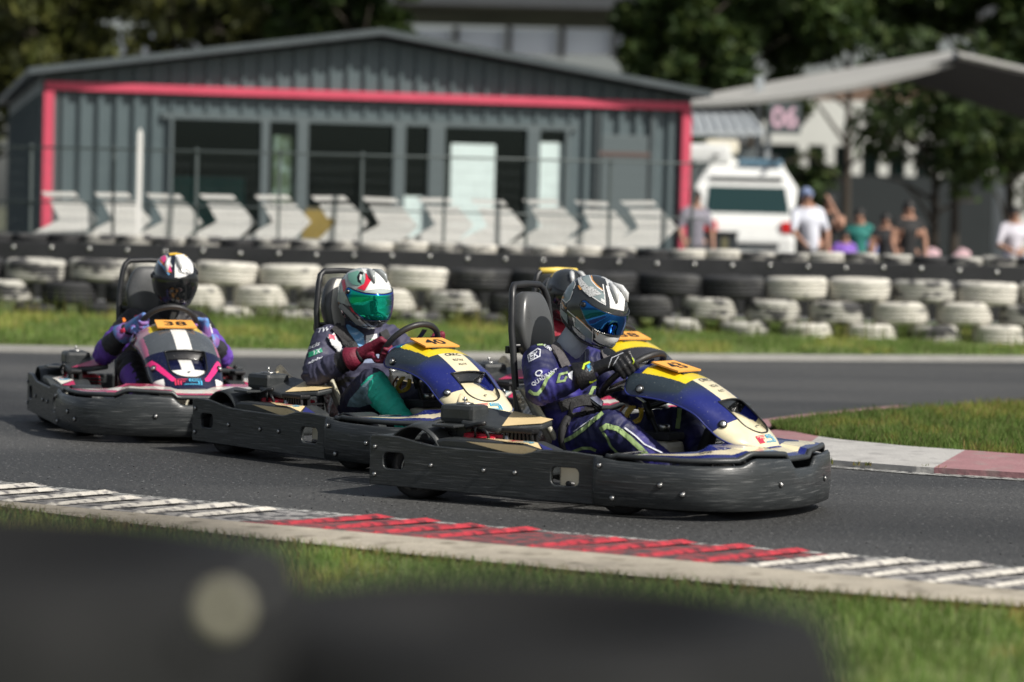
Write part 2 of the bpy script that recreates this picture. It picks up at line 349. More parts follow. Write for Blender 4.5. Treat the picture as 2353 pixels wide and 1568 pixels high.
for i in range(40):          # raised ribs across the kerb, each one a block
    if sx > 3.2: break
    if random.random() < .05: sx += .21; continue
    p0 = Vector((sx, float(np.polyval(LO, sx)))); sl = float(np.polyval(np.polyder(LO), sx)); tdir = Vector((1, sl)).normalized(); nd = Vector((-tdir.y, tdir.x)); nd.rotate(Matrix.Rotation(-R(float(np.interp(sx, [-2, -.8], [4, 18]))), 2))
    L = .1
    Lf = random.uniform(.80, 1.0) if random.random() < .5 else 1.
    while L < 1.6 and (p0 + nd * L).y < np.polyval(HI, (p0 + nd * L).x) - .10: L += .01
    L *= Lf; rp = MB(); w0, w1, h = .042 + random.uniform(-.014, .014), .082 + random.uniform(-.026, .026), .014; sk = .05 * L
    q = [(0, 0, 0), (w0, 0, 0), (w0 * .45, .02, .010), (0 + sk, L, 0), (w1 + sk, L, 0), (w1 * .45 + sk, L - .05, h)]
    md = [(w0 * .4 + sk * .5, L * .5, h * .85)]
    rp.add(q + md, [[0, 1, 2], [1, 6, 2], [1, 4, 5, 6], [4, 3, 5], [0, 2, 6], [3, 0, 6, 5]], 0, False)
    red = kx0 - .02 < sx < kx1 - .02
    o = rp.build('kerb_rib', M_['kred' if red else 'kwhite'], kerb); o.matrix_local = frame((p0.x, p0.y, .018), (tdir.x, tdir.y, 0), (nd.x, nd.y, .0))
    if red: o['label'] = 'red painted kerb rib'
    else: o['label'] = 'white painted kerb rib'
    sx += .245 * tdir.x + random.uniform(-.01, .01)
tag(ribbon_mesh('concrete_edging', cv(LO), cv(CO), .020, M_['concrete'], .012), kind='structure')
flat('near_verge', cv(CO) + [(14, 9), (14, -8), (-14, -8), (-14, 22)], -.004, M_['soil'], step=1.0)
# far kerb: a raised concrete edge, then the bank
mb = MB(); n = len(farkerb)
prof = [(0, -.02), (0, .05), (.13, .056), (.15, .05)]
FK = [(a, b) for a, b in farkerb]
mb.add([(a, b + dy, z) for (a, b) in FK for dy, z in prof], [[i * 4 + j, (i + 1) * 4 + j, (i + 1) * 4 + j + 1, i * 4 + j + 1] for i in range(n - 1) for j in range(3)])
tag(mb.build('far_kerb', M_['farkerb']), kind='structure')
def fky(x): return float(np.interp(x, [p[0] for p in FK], [p[1] for p in FK]))
def bankz(x, y): return .05 + min(1., max(0., (y - fky(x)) / 3.5)) * .12
mb = MB(); mb.grid(lambda u, v: (-14 + 28 * u, fky(-14 + 28 * u) + .2 + v * (36.5 - fky(-14 + 28 * u)), bankz(-14 + 28 * u, fky(-14 + 28 * u) + .2 + v * 8)), 40, 10)
tag(mb.build('grass_bank', M_['soil']), kind='structure')
flat('paddock', [(-60, 36.4), (60, 36.4), (60, 140), (-60, 140)], .10, M_['paddock'])
# island between the two legs of the circuit
ib = [(1.62, 18.75), (1.69, 18.6), (1.93, 18.0), (2.36, 17.45), (2.94, 17.1), (4.5, 16.4), (9, 15.2)]
it = [(1.62, 18.75), (1.75, 19.2), (2.12, 20.15), (2.86, 21.32), (3.84, 22.54), (6, 24.6), (9, 27)]
ik = [(1.36, 18.4), (1.45, 17.5), (1.60, 16.95), (1.76, 16.65), (2.21, 16.32), (2.76, 16.08), (4.3, 15.3), (9, 14.0)]
isl = flat('island_verge', ib + it[::-1][:-1], .03, M_['soil'], step=.6)
def isl_kerb(name, a, b, m, label):
    mb = MB(); n = len(a); vs = []
    for (p, q) in zip(a, b): vs += [(p[0], p[1], -.02), (p[0], p[1], .035), (q[0], q[1], .06)]
    mb.add(vs, [[i * 3 + j, (i + 1) * 3 + j, (i + 1) * 3 + j + 1, i * 3 + j + 1] for i in range(n - 1) for j in range(2)]); o = mb.build(name, m); o['kind'] = 'structure'; return o
isl_kerb('island_kerb', ik[:3], [(1.70, 18.7), (1.80, 18.3), (1.86, 18.12)], M_['islp'], '')
isl_kerb('island_kerb', [ik[2], ik[3], ik[4], (2.30, 16.28)], [(1.86, 18.12), (1.97, 17.9), (2.32, 17.5), (2.62, 17.3)], M_['islw'], '')
isl_kerb('island_kerb', [(2.30, 16.28)] + ik[5:], [(2.62, 17.3), (2.98, 17.05), (4.5, 16.3), (9, 15.1)], M_['islp'], '')
ribbon_mesh('island_edge_line', ik[2:], [(x, y - .14) for x, y in ik[2:]], .004, M_['line'])['kind'] = 'structure'
isl_kerb('island_kerb', [(1.30, 18.6), (1.55, 19.7), (1.95, 20.5), (2.8, 21.9)], [(1.62, 18.75), (1.75, 19.25), (2.12, 20.2), (2.86, 21.4)], M_['islp'], '')
# ------------------------------------------------------------------ grass
def blades(name, P, h, w, pal, lean=.35, seed=1):
    g = np.random.default_rng(seed); n = len(P); H = h[0] + (h[1] - h[0]) * g.random(n) ** 1.6; a = g.random(n) * 6.283
    wv = (w * (.6 + .8 * g.random(n)))[:, None] * np.stack([np.cos(a), np.sin(a), np.zeros(n)], 1) * .5
    b = g.random(n) * 6.283; ln = (lean * g.random(n) * H)[:, None] * np.stack([np.cos(b), np.sin(b), np.zeros(n)], 1)
    Z = np.zeros((n, 3)); Z[:, 2] = H; mid = P + ln * .35 + Z * .55; tip = P + ln + Z * (1 - .25 * g.random(n))[:, None]
    V = np.stack([P - wv, P + wv, mid - wv * .7, mid + wv * .7, tip], 1).reshape(-1, 3); base = np.arange(n) * 5
    me = bpy.data.meshes.new(name); me.vertices.add(n * 5); me.vertices.foreach_set('co', V.ravel())
    li = np.stack([base, base + 1, base + 3, base + 2, base + 2, base + 3, base + 4], 1).ravel(); me.loops.add(n * 7); me.loops.foreach_set('vertex_index', li)
    st = (np.arange(n)[:, None] * 7 + np.array([0, 4])).ravel(); me.polygons.add(n * 2); me.polygons.foreach_set('loop_start', st)
    me.update(calc_edges=True); me.validate()
    pal = np.array(pal); ci = g.integers(0, len(pal), n); c = pal[ci] * (.75 + .5 * g.random((n, 1))); pn_ = np.array([noise.noise(Vector((p[0] * 1.3, p[1] * .6, 9.))) + .6 * noise.noise(Vector((p[0] * 4.1, p[1] * 2.2, 4.))) for p in P]); c = c * (1 + .45 * pn_[:, None]) * np.where(pn_[:, None] > .22, np.array([[1.35, 1.02, 1.0]]), 1.)
    at = me.attributes.new('Col', 'FLOAT_COLOR', 'FACE'); cc = np.ones((n, 2, 4)); cc[:, :, :3] = c[:, None, :]; at.data.foreach_set('color', cc.ravel())
    me.materials.append(M_['grass']); o = link(name, me); o['kind'] = 'stuff'; return o
GP = [(.17, .27, .065), (.20, .31, .08), (.14, .22, .05), (.24, .33, .10), (.26, .30, .12)]
GD = [(.24, .19, .07), (.18, .18, .05), (.12, .165, .04), (.28, .22, .10)]
def scatter(n, fn, dens=None, seed=3):
    g = np.random.default_rng(seed); out = []
    while len(out) < n:
        u, v = g.random(2); p = fn(u, v)
        if dens is None or g.random() < dens(p): out.append(p)
    return np.array(out)
def clump(f, lo=.35): return lambda p: lo + (1 - lo) * max(0, min(1, .5 + 1.4 * noise.noise(Vector((p[0] * f, p[1] * f, 3)))))
blades('grass', scatter(70000, lambda u, v: (lambda x, y: (x, y, bankz(x, y)))(-7 + 14 * u, fky(-7 + 14 * u) + .22 + 4.6 * v), clump(1.5)), (.03, .105), .010, GP, .5, 11)
def isl_pt(u, v):
    x = 1.65 + u ** 1.3 * 5.5; y0 = np.interp(x, [p[0] for p in ib], [p[1] for p in ib]); y1 = np.interp(x, [p[0] for p in it], [p[1] for p in it])
    return (x, y0 + (y1 - y0) * v, .03)
blades('grass', scatter(60000, isl_pt, clump(3)), (.03, .10), .007, [(.12, .195, .045), (.15, .235, .055), (.18, .25, .07), (.10, .155, .035), (.20, .20, .08)], .6, 12)
def near_pt(u, v):
    x = -3 + 6 * u; y1 = float(np.polyval(CO, x)); return (x, y1 - .04 - v ** 1.15 * 4.4, 0)
NP = scatter(62000, near_pt, clump(3, .45)); dry = np.array([float(np.polyval(CO, p[0])) - p[1] < .22 + .22 * abs(noise.noise(Vector((p[0] * 3, 1, 1)))) or p[1] + p[0] * .5 < 6.8 for p in NP])
blades('grass', NP[~dry], (.03, .085), .006, GP, .6, 13); blades('dry_grass', NP[dry], (.02, .06), .005, GD, .8, 14)
W1 = scatter(170, lambda u, v: (-5.6 + 3.6 * u, 31.0 + .9 * v, .15), clump(3, .1)); W2 = scatter(90, lambda u, v: (-1.2 + 1.6 * u, 31.2 + .8 * v, .15), clump(3, .1))
W3 = scatter(70, lambda u, v: (1.2 + 4.6 * u, 31.3 + .6 * v, .15), clump(3, .05))
blades('tall_weeds', np.concatenate([W1, W2, W3]), (.16, .36), .018, [(.09, .13, .03), (.13, .15, .05)], .25, 15)
kt = scatter(260, lambda u, v: (1.75 + 1.2 * u, 16.32 - .42 * (1.75 + 1.2 * u - 2.2) + .1 * v, .02)); blades('kerb_moss', kt[np.array([noise.noise(Vector((p[0] * 5, 0, 0))) > .05 for p in kt])], (.01, .04), .008, GD, .8, 16)

# ------------------------------------------------------------------ tyre barriers
def tyre_mesh(name, r, h, m, hole=.56):
    mb = MB(); hw = h / 2; g = .008
    prof = [(r * hole, -hw * .55), (r * .60, -hw * .8), (r * .74, -hw), (r * .88, -hw * .97), (r * .96, -hw * .82), (r, -hw * .58)]
    for z in (-.38, -.02, .34): prof += [(r + .002, hw * (z - .12)), (r - g, hw * (z - .08)), (r - g, hw * z), (r + .002, hw * (z + .04))]
    prof += [(r, hw * .58), (r * .96, hw * .82), (r * .88, hw * .97), (r * .74, hw), (r * .60, hw * .8), (r * hole, hw * .55), (r * hole, -hw * .55)]
    return mb.lathe(prof, 30, m=0).mesh(name, m)
ORD = ['first', 'second', 'third', 'fourth', 'fifth', 'sixth', 'seventh', 'eighth', 'ninth', 'tenth', 'eleventh', 'twelfth', 'thirteenth', 'fourteenth', 'fifteenth', 'sixteenth', 'seventeenth', 'eighteenth', 'nineteenth', 'twentieth',
       'twenty-first', 'twenty-second', 'twenty-third', 'twenty-fourth', 'twenty-fifth', 'twenty-sixth', 'twenty-seventh', 'twenty-eighth', 'twenty-ninth', 'thirtieth', 'thirty-first', 'thirty-second']
TM = {(k, c): tyre_mesh('tyre', *d, M_['tyre_' + c]) for k, d in dict(up=(.335, .245), mid=(.30, .243), low=(.285, .235), top=(.205, .15)).items() for c in ('white', 'half', 'black')}
CW = dict(white='white painted tyre', half='flaking white tyre', black='black tyre')
def tyre_row(key, centres, depth, z, cols, where, group, jit=.012):
    for i, (px, c) in enumerate(zip(centres, cols)):
        w = dp(px, 600, depth); o = link('tyre', TM[(key, c)]); o.location = (w.x, depth + random.uniform(-jit, jit) * 2, z + random.uniform(-jit, jit))
        o.rotation_euler = (random.uniform(-.03, .03), random.uniform(-.03, .03), random.uniform(0, 6.28))
        tag(o, '%s %s, %s from left' % (CW[c], where, ORD[i]), 'tyre', group)
cu = ['black', 'half', 'half', 'white', 'white', 'white', 'white', 'white', 'black', 'black', 'black', 'black', 'black', 'white', 'white', 'half', 'white', 'white']
tyre_row('up', [84 + 146 * k + (0 if k < 8 else -4) for k in range(-1, 17)], 32.3, .645, cu, 'in upper row of tyre wall', 'tyres of the wall behind the grass strip')
cm = ['half', 'black', 'black', 'white', 'white', 'half', 'white', 'half', 'black', 'black', 'black', 'half', 'half', 'half', 'white', 'white', 'half', 'white']
tyre_row('mid', [1925 + 147 * k for k in range(-13, 5)], 32.20, .41, cm, 'in middle row of tyre wall', 'tyres of the wall behind the grass strip')
cl = ['black', 'black', 'half', 'white', 'half', 'white', 'half', 'black', 'black', 'black', 'half', 'half', 'white', 'white', 'half', 'white', 'white']
tyre_row('low', [1858 + 147 * k for k in range(-12, 5)], 32.14, .185, cl, 'in bottom row of tyre wall', 'tyres of the wall behind the grass strip')
ct = [('black' if k < 3 or k in (7, 19, 27) else ('white' if k in (11, 12, 14, 16, 17, 20, 21, 24) else 'half')) for k in range(31)]
tyre_row('top', [-10 + 79.5 * k for k in range(31)], 33.95, .945, ct, 'atop the black belt', 'small tyres behind the black belt')
belt = MB().box((0, 33.42, .62), (17, .05, .62), bev=.01).build('rubber_belt', M_['belt']); tag(belt, 'long black rubber belt running behind the tyre wall', 'barrier')
bm_ = MB().lathe([(0, -.014), (.014, -.014), (.022, -.006), (.022, .004), (0, .004)], 10, Matrix.Rotation(R(90), 4, 'X')).mesh('bolt', M_['steel'])
for k in range(28):
    o = link('bolt', bm_, belt); w = dp(30 + 87 * k, 590, 33.39); o.location = (w.x, 33.393, .865 + random.uniform(-.01, .01))
cr = MB(); gq = random.Random(5)
for i in range(170):
    x = gq.uniform(-2.6, 3.2); y = float(np.polyval(HI, x)) + abs(gq.gauss(0, .7)) + .02; s = gq.uniform(.002, .005); a = gq.uniform(0, 3)
    cr.box((x, y, s * .45), (s * 2.2, s, s * .9), Matrix.Rotation(a, 3, 'Z'))
cr.build('rubber_crumbs', M_['tyre_black'])['kind'] = 'stuff'
# ------------------------------------------------------------------ fence and chevron boards
fen = MB(); fence = empty('mesh_fence', (0, 34.62, .1)); tag(fence, 'low dark wire mesh fence in front of the grey clubhouse', 'fence')
pm_ = MB().box((0, 0, .97), (.034, .034, 1.94), bev=.005).mesh('fence_post', M_['fencemetal'])
for px in range(-120, 1620, 190):
    o = link('fence_post', pm_, fence); o.location = (dp(px, 500, 34.62).x, 0, 0)
for z in (1.90, 1.27): link('fence_rail', MB().tube([(-6.3, -.03, z), (2.2, -.03, z)], .011, 8).mesh('fence_rail', M_['fencemetal']), fence)
wm = MB()
for i in range(int(8.5 / .07)): wm.box((-6.3 + i * .07, .02, 1.0), (.0025, .0025, 1.8))
for j in range(14): wm.box((-2.05, .028, .12 + j * .135), (8.5, .0025, .0025))
o = wm.build('wire_mesh', M_['fencemetal'], fence); o['kind'] = 'stuff'
chev = [(0, 0), (.285, 0), (.52, -.27), (.32, -.46), (-.165, -.46), (.165, -.25)]
n_ch = 0
for i, tip in enumerate([226, 347, 466, 588, 714, 845, 962, 1088, 1210, 1331, 1449, 1555]):
    c = empty('chevron_sign', (0, 0, 0)); w = dp(tip, 488 + (tip - 226) * .016, 34.85); c.location = (w.x - .66, 34.85, w.z + .22); c.scale = (1.27, 1, 1.14); c.rotation_euler = (random.uniform(-.05, .05), random.uniform(-.03, .03), random.uniform(-.06, .06))
    T = frame((0, 0, 0), (1, 0, 0), (0, 0, 1))
    mb = MB(); mb.prism([(0, 0), (.30, 0), (.345, -.045), (.04, -.045)], -.012, .012, T); mb.build('upper_slab', M_['signwhite'], c)
    mb = MB(); mb.prism([(.075, -.085), (.37, -.085), (.52, -.27), (.17, -.27)], -.012, .012, T); mb.build('upper_arm', M_['signwhite'], c)
    mb = MB(); mb.prism([(.17, -.275), (.52, -.275), (.34, -.47), (-.16, -.47)], -.012, .012, T); mb.build('lower_arm', M_['signwhite'], c)
    tag(c, 'white right pointing arrow board on the fence, %s from left' % ORD[i], 'sign', 'white arrow boards along the fence')
w = dp(735, 505, 34.9)
tag(MB().prism([(-.16, .14), (.05, .14), (.19, -.03), (0, -.22), (-.2, -.22)], -.01, .01, frame((w.x, 34.86, w.z), (1, 0, 0), (0, 0, 1))).build('ochre_board', M_['signgold']), 'ochre arrow shaped board between two white arrow boards', 'sign')
w = dp(320, 428, 34.4)
tag(MB().prism([(-.028, -.62), (.028, -.62), (.028, .60), (0, .66), (-.028, .60)], -.02, .02, frame((w.x, 34.4, w.z), (1, 0, 0), (0, 0, 1))).build('marker_post', M_['signwhite']), 'thin white pointed post standing before the left of the fence', 'post')
# ------------------------------------------------------------------ clubhouse
B = {}
B['wall'] = mat('grey_green_cladding', (.092, .125, .134), .5, var=.08, vscale=2, bump=.1, bscale=8)
B['roof'] = mat('grey_roof_trim', (.072, .088, .094), .45, var=.1, vscale=2)
B['pink'] = mat('pink_red_frame_paint', (.62, .075, .13), .5, var=.06, vscale=3)
B['frame'] = mat('grey_window_frame', (.105, .132, .138), .45)
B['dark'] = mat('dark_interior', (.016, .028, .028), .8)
B['curtain'] = mat('pale_board_inside', (.62, .74, .72), .6, var=.08)
B['teal'] = mat('teal_cloth', (.05, .20, .18), .7); B['green'] = mat('green_poster', (.05, .085, .045), .6, var=.6, vscale=5, col2=(.25, .36, .33), c2scale=3.5, c2lo=.52, c2hi=.66)
g = bpy.data.materials.new('window_glass'); g.use_nodes = True; nt = g.node_tree; nt.nodes.clear()
o_ = nt.nodes.new('ShaderNodeOutputMaterial'); mx = nt.nodes.new('ShaderNodeMixShader'); tr = nt.nodes.new('ShaderNodeBsdfTransparent'); gl = nt.nodes.new('ShaderNodeBsdfGlossy')
tr.inputs[0].default_value = (.92, .96, .955, 1); gl.inputs['Roughness'].default_value = .03; gl.inputs[0].default_value = (.40, .52, .54, 1); fr = nt.nodes.new('ShaderNodeFresnel'); fr.inputs[0].default_value = 1.5
nt.links.new(fr.outputs[0], mx.inputs[0]); nt.links.new(tr.outputs[0], mx.inputs[1]); nt.links.new(gl.outputs[0], mx.inputs[2]); nt.links.new(mx.outputs[0], o_.inputs[0]); B['glass'] = g
PL, PR = dp(112, 200, 46.0), dp(1574, 250, 48.0)     # front corners
ux = Vector((PR.x - PL.x, PR.y - PL.y, 0)); WID = ux.length; ux.normalize(); uy = Vector((-ux.y, ux.x, 0))
club = empty('clubhouse', (PL.x, PL.y, .1)); club.rotation_euler = (0, 0, math.atan2(ux.y, ux.x)); tag(club, 'grey ribbed clubhouse with pink red frame and low gable roof', 'building')
def fx(px):   # distance along the front wall seen at photo column px
    r = ray(px, 350); n = uy; t = PL.dot(n) / Vector((r.x, r.y, 0)).dot(n); q = Vector((r.x * t, r.y * t, 0)) - Vector((PL.x, PL.y, 0)); return q.dot(ux)
ZE, ZR, XR = 3.22, 3.93, fx(862)     # heights above the club base
HEAD = 2.63; x0w, x1w = fx(388), fx(1304)
mb = MB()   # front wall with one long opening
def gz(x): return ZE + (ZR - ZE) * (x / XR if x < XR else (WID - x) / (WID - XR))
mb.prism([(0, 0), (x0w, 0), (x0w, gz(x0w)), (0, ZE)], -.10, 0, frame((0, 0, 0), (1, 0, 0), (0, 0, 1)))
mb.prism([(x1w, 0), (WID, 0), (WID, ZE), (x1w, gz(x1w))], -.10, 0, frame((0, 0, 0), (1, 0, 0), (0, 0, 1)))
mb.prism([(x0w, HEAD), (x1w, HEAD), (x1w, gz(x1w)), (XR, ZR), (x0w, gz(x0w))], -.10, 0, frame((0, 0, 0), (1, 0, 0), (0, 0, 1)))
mb.prism([(x0w, 0), (x1w, 0), (x1w, .55), (x0w, .55)], -.10, 0, frame((0, 0, 0), (1, 0, 0), (0, 0, 1)))
front = mb.build('front_wall', B['wall'], club)
rb = MB(); x = .25     # standing ribs of the cladding
k = 0
while x < WID - .1:
    zt = gz(x) - .02
    if x0w - .08 < x < x1w + .08: rb.box((x, -.022, (2.87 + 3.0) / 2 - .10), (.05, .045, .22)); rb.box((x, -.03, (zt + 3.12) / 2), (.055, .065, zt - 3.12))
    else: rb.box((x, -.035, 1.5), (.085, .075, 2.95)); rb.box((x, -.03, (zt + 3.12) / 2), (.055, .065, max(.05, zt - 3.12)))
    x += .272; k += 1
rbo = rb.build('cladding_rib', B['wall'], front); rbo['kind'] = 'stuff'
sw = MB(); sw.box((-.05, 7, ZE / 2), (.10, 14, ZE)); sw.box((WID + .05, 7, ZE / 2), (.10, 14, ZE)); sw.box((WID / 2, 13.9, ZE / 2), (WID, .1, ZE)); side = sw.build('side_wall', B['wall'], club)
sr = MB()
for i in range(26): sr.box((-.12, .4 + i * .52, 1.5), (.045, .07, 2.9))
sr.build('cladding_rib', B['wall'], side)['kind'] = 'stuff'
rf = MB()
for (xa, za, xb, zb) in ((-.32, ZE - .02, XR, ZR + .06), (XR, ZR + .06, WID + .32, ZE - .02)):
    rf.prism([(xa, za), (xb, zb), (xb, zb + .105), (xa, za + .105)], -14.3, .42, frame((0, 0, 0), (1, 0, 0), (0, 0, 1)))
rf.build('roof', B['roof'], club)
pk = MB(); pk.box((WID / 2, -.08, 3.055), (WID + .12, .14, .125), bev=.008); pk.build('frame_beam', B['pink'], club)
for x in (0, WID): MB().box((x, -.09, 1.49), (.15, .16, 2.98), bev=.01).build('frame_column', B['pink'], club)
MB().box((.115, -.05, 1.49), (.06, .08, 2.98)).build('corner_trim', B['frame'], club)
wn_ = empty('window_wall', (0, 0, 0)); wn_.parent = club
MB().box(((x0w + x1w) / 2, -.03, HEAD + .03), (x1w - x0w + .25, .12, .09)).build('frame', B['frame'], wn_)
MB().box(((x0w + x1w) / 2, -.03, .57), (x1w - x0w + .2, .14, .08)).build('sill', B['frame'], wn_)
cuts = [(388, 396), (598, 617), (680, 706), (902, 929), (983, 1020), (1208, 1238), (1296, 1306)]
for a, b in cuts:
    xa, xb = fx(a), fx(b); MB().box(((xa + xb) / 2, -.04, (HEAD + .6) / 2), (xb - xa, .12, HEAD - .62), bev=.01).build('mullion', B['frame'], wn_)
for (a, b), (c, d) in zip(cuts[:-1], cuts[1:]):
    xa, xb = fx(b), fx(c); MB().box(((xa + xb) / 2, .03, (HEAD + .6) / 2), (xb - xa + .02, .008, HEAD - .6)).build('pane', B['glass'], wn_)
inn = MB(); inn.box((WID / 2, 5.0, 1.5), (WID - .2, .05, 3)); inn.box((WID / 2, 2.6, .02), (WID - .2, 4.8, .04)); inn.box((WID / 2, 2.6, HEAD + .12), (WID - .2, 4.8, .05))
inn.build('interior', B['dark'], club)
def inside(name, px0, px1, z0, z1, y, m, label, cat):
    xa, xb = fx(px0), fx(px1); mb = MB().box((0, 0, (z1 - z0) / 2), (xb - xa, .02 if y < .5 else .06, z1 - z0), bev=.006); o = mb.build(name, m)
    p = PL + ux * ((xa + xb) / 2) + uy * y; o.location = (p.x, p.y, .1 + z0); o.rotation_euler = club.rotation_euler; tag(o, label, cat); return o
inside('display_board', 1036, 1138, .45, 2.36, .0, B['curtain'], 'tall pale board across the right big window', 'board')
inside('display_board', 1240, 1292, .45, 2.42, .0, B['curtain'], 'tall pale board filling the narrow window at the right end', 'board')
inside('display_board', 912, 985, .45, 1.52, .0, B['curtain'], 'low pale board behind the narrow window by the two mullions', 'board')
inside('green_poster', 628, 676, .9, 2.4, .0, B['green'], 'tall green poster on the first narrow window', 'poster')
inside('counter', 420, 590, .05, 1.75, 1.6, B['teal'], 'dim teal display counter inside the left big window', 'counter')
dr = empty('panel_door', (0, 0, 0)); dr.parent = club
xa, xb = fx(1378), fx(1486)
MB().box(((xa + xb) / 2, -.06, 1.42), (xb - xa, .05, 2.3), bev=.01).build('door_leaf', B['frame'], dr)
MB().box(((xa + xb) / 2, -.07, 2.27), (xb - xa + .06, .06, .07)).build('door_head', mat('rust_trim', (.12, .08, .07), .7), dr)
for q in (xa - .06, xb + .06): MB().box((q, -.06, 1.5), (.05, .06, 2.9)).build('door_jamb', B['roof'], dr)
# wall lamp bits and low crates seen through the fence
w = dp(915, 530, 36.2); crate = mat('brown_crate_wood', (.075, .055, .04), .8, var=.3, vscale=9)
ce = empty('crate_stack', (w.x, 36.2, .1)); tag(ce, 'dark brown slatted crate behind the white arrow boards', 'crate')
for j in range(4): MB().box((0, -.2, .42 + j * .16), (.62, .03, .13), bev=.005).build('slat', crate, ce)
MB().box((0, .1, .47), (.6, .5, .94), bev=.01).build('crate_body', crate, ce)
# ------------------------------------------------------------------ right hand background: annex, canopy, pit buildings
D = {}
D['annexroof'] = mat('pale_ribbed_roof', (.36, .39, .41), .45, var=.08); D['annexwall'] = mat('annex_dark_wall', (.075, .09, .095), .7)
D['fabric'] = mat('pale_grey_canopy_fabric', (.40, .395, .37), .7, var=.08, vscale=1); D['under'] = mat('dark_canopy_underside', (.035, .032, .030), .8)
D['white'] = mat('white_facade', (.66, .67, .62), .7, var=.08, vscale=.6); D['pit'] = mat('green_tinted_glazing', (.03, .075, .07), .15)
D['darkwall'] = mat('dark_pit_wall', (.018, .024, .025), .7, var=.15, vscale=.8); D['bark'] = mat('bark', (.05, .04, .03), .9, bump=.5, bscale=20)
an = empty('annex', (0, 0, 0)); tag(an, 'low dark annex with a pale ribbed roof behind the white van', 'building')
a0, a1 = dp(1500, 300, 56), dp(1756, 300, 56); b0, b1 = dp(1500, 232, 60), dp(1700, 228, 60)
mb = MB(); mb.add([a0, a1, b1, b0, a0 - Vector((0, 0, .1)), a1 - Vector((0, 0, .1)), b1 - Vector((0, 0, .1)), b0 - Vector((0, 0, .1))], [[0, 1, 2, 3], [4, 7, 6, 5], [0, 4, 5, 1], [1, 5, 6, 2], [2, 6, 7, 3], [3, 7, 4, 0]]); ar = mb.build('roof', D['annexroof'], an)
for i in range(11):
    t = (i + .5) / 11; MB().tube([a0.lerp(a1, t) + Vector((0, 0, .02)), b0.lerp(b1, t) + Vector((0, 0, .02))], .03, 6).build('roof_rib', D['annexroof'], ar)
MB().box(((a0.x + a1.x) / 2, 57.5, 1.4), (a1.x - a0.x - .2, 2.4, 2.65)).build('wall', D['annexwall'], an)
# canopy tent
cn = empty('canopy_tent', (0, 0, 0)); tag(cn, 'big pale grey peaked canopy roof on thin posts at right', 'canopy')
def slab(name, pts, m, th=.12):
    p = [Vector(q) for q in pts]; d = Vector((0, 0, th)); n = len(p)
    return MB().add(p + [q - d for q in p], [list(range(n)), list(range(n, 2 * n))[::-1]] + [[i, n + i, n + (i + 1) % n, (i + 1) % n] for i in range(n)]).build(name, m, cn)
def arc(p, q, sag, n=8):
    p, q = Vector(p), Vector(q); return [p.lerp(q, i / n) + Vector((0, 0, -sag * 4 * (i / n) * (1 - i / n))) for i in range(n + 1)]
top = arc(dp(1571, 226, 62), dp(2190, 116, 62), -.02); bot = arc(dp(1574, 234, 58), dp(2205, 136, 58), .20)
mb = MB(); n = len(top); mb.add(top + bot, [[n + i, n + i + 1, i + 1, i] for i in range(n - 1)], 0, True)
mb.add([p - Vector((0, -.03, .10)) for p in bot] + bot, [[i, i + 1, n + i + 1, n + i] for i in range(n - 1)], 0, True); mb.build('left_slope', D['fabric'], cn)
slab('right_slope', [dp(2190, 116, 62), dp(2500, 188, 62), dp(2500, 192, 57.6), dp(2205, 124, 57.6)], D['fabric'], .05)
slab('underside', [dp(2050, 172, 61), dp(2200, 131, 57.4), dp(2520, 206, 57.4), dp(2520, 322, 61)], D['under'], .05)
for px, d, zt in ((1742, 60, 4.2), (2480, 61, 4.0)):
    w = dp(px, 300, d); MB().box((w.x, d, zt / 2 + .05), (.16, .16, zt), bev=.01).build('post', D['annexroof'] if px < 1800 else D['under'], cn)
# number board
nb = empty('number_board', (0, 0, 0)); w = dp(1803, 272, 57); tag(nb, 'dark board with pale pink digits 06 above the white van', 'sign')
MB().box((w.x, 57.06, w.z), (.62, .06, .58), bev=.01).build('panel', D['annexwall'], nb); pinkl = mat('pale_pink_digits', (.62, .42, .50), .6)
v, f = text2d('06', .03); flat_decal('digits', (v * np.array((.50, .42)), f), frame((w.x, 57.02, w.z + .02), (1, 0, 0), (0, 0, 1)), pinkl, nb)
MB().box((w.x - .28, 57.3, w.z / 2 - .1), (.10, .10, w.z - .1)).build('post', D['annexroof'], nb)
# long white pit building with pillars
pt = empty('pit_building', (0, 0, 0)); tag(pt, 'long white building with dark glazing behind the right hand trees', 'building')
w0, w1 = dp(1790, 300, 92), dp(2560, 300, 92)
def zat(px, py, d): return dp(px, py, d).z
zu, zm, zl = zat(1950, 232, 92), zat(1950, 335, 92), zat(1950, 402, 92); xc, xw = (w0.x + w1.x) / 2 + 3, w1.x - w0.x + 8
MB().box((xc, 94, (zu + zm) / 2), (xw, 4, zu - zm)).build('upper_wall', D['white'], pt)
MB().box((xc, 94.6, (zl + zm) / 2), (xw, 3, zm - zl - .02)).build('glazing', D['pit'], pt)
for k in range(14):
    w = dp(1845 + 62 * k, 370, 92); MB().box((w.x, 92.2, (zl + zm) / 2), (.30, .4, zm - zl)).build('pillar', D['white'], pt)
MB().box((xc, 93.5, zl / 2 + .05), (xw, 3, zl - .1)).build('lower_wall', D['darkwall'], pt)
w = dp(2330, 440, 84); tag(MB().box((w.x + .6, 84, 1.45), (2.0, 2.0, 2.8), bev=.03).build('site_cabin', D['white']), 'pale site cabin at the far right beyond the spectators', 'cabin')
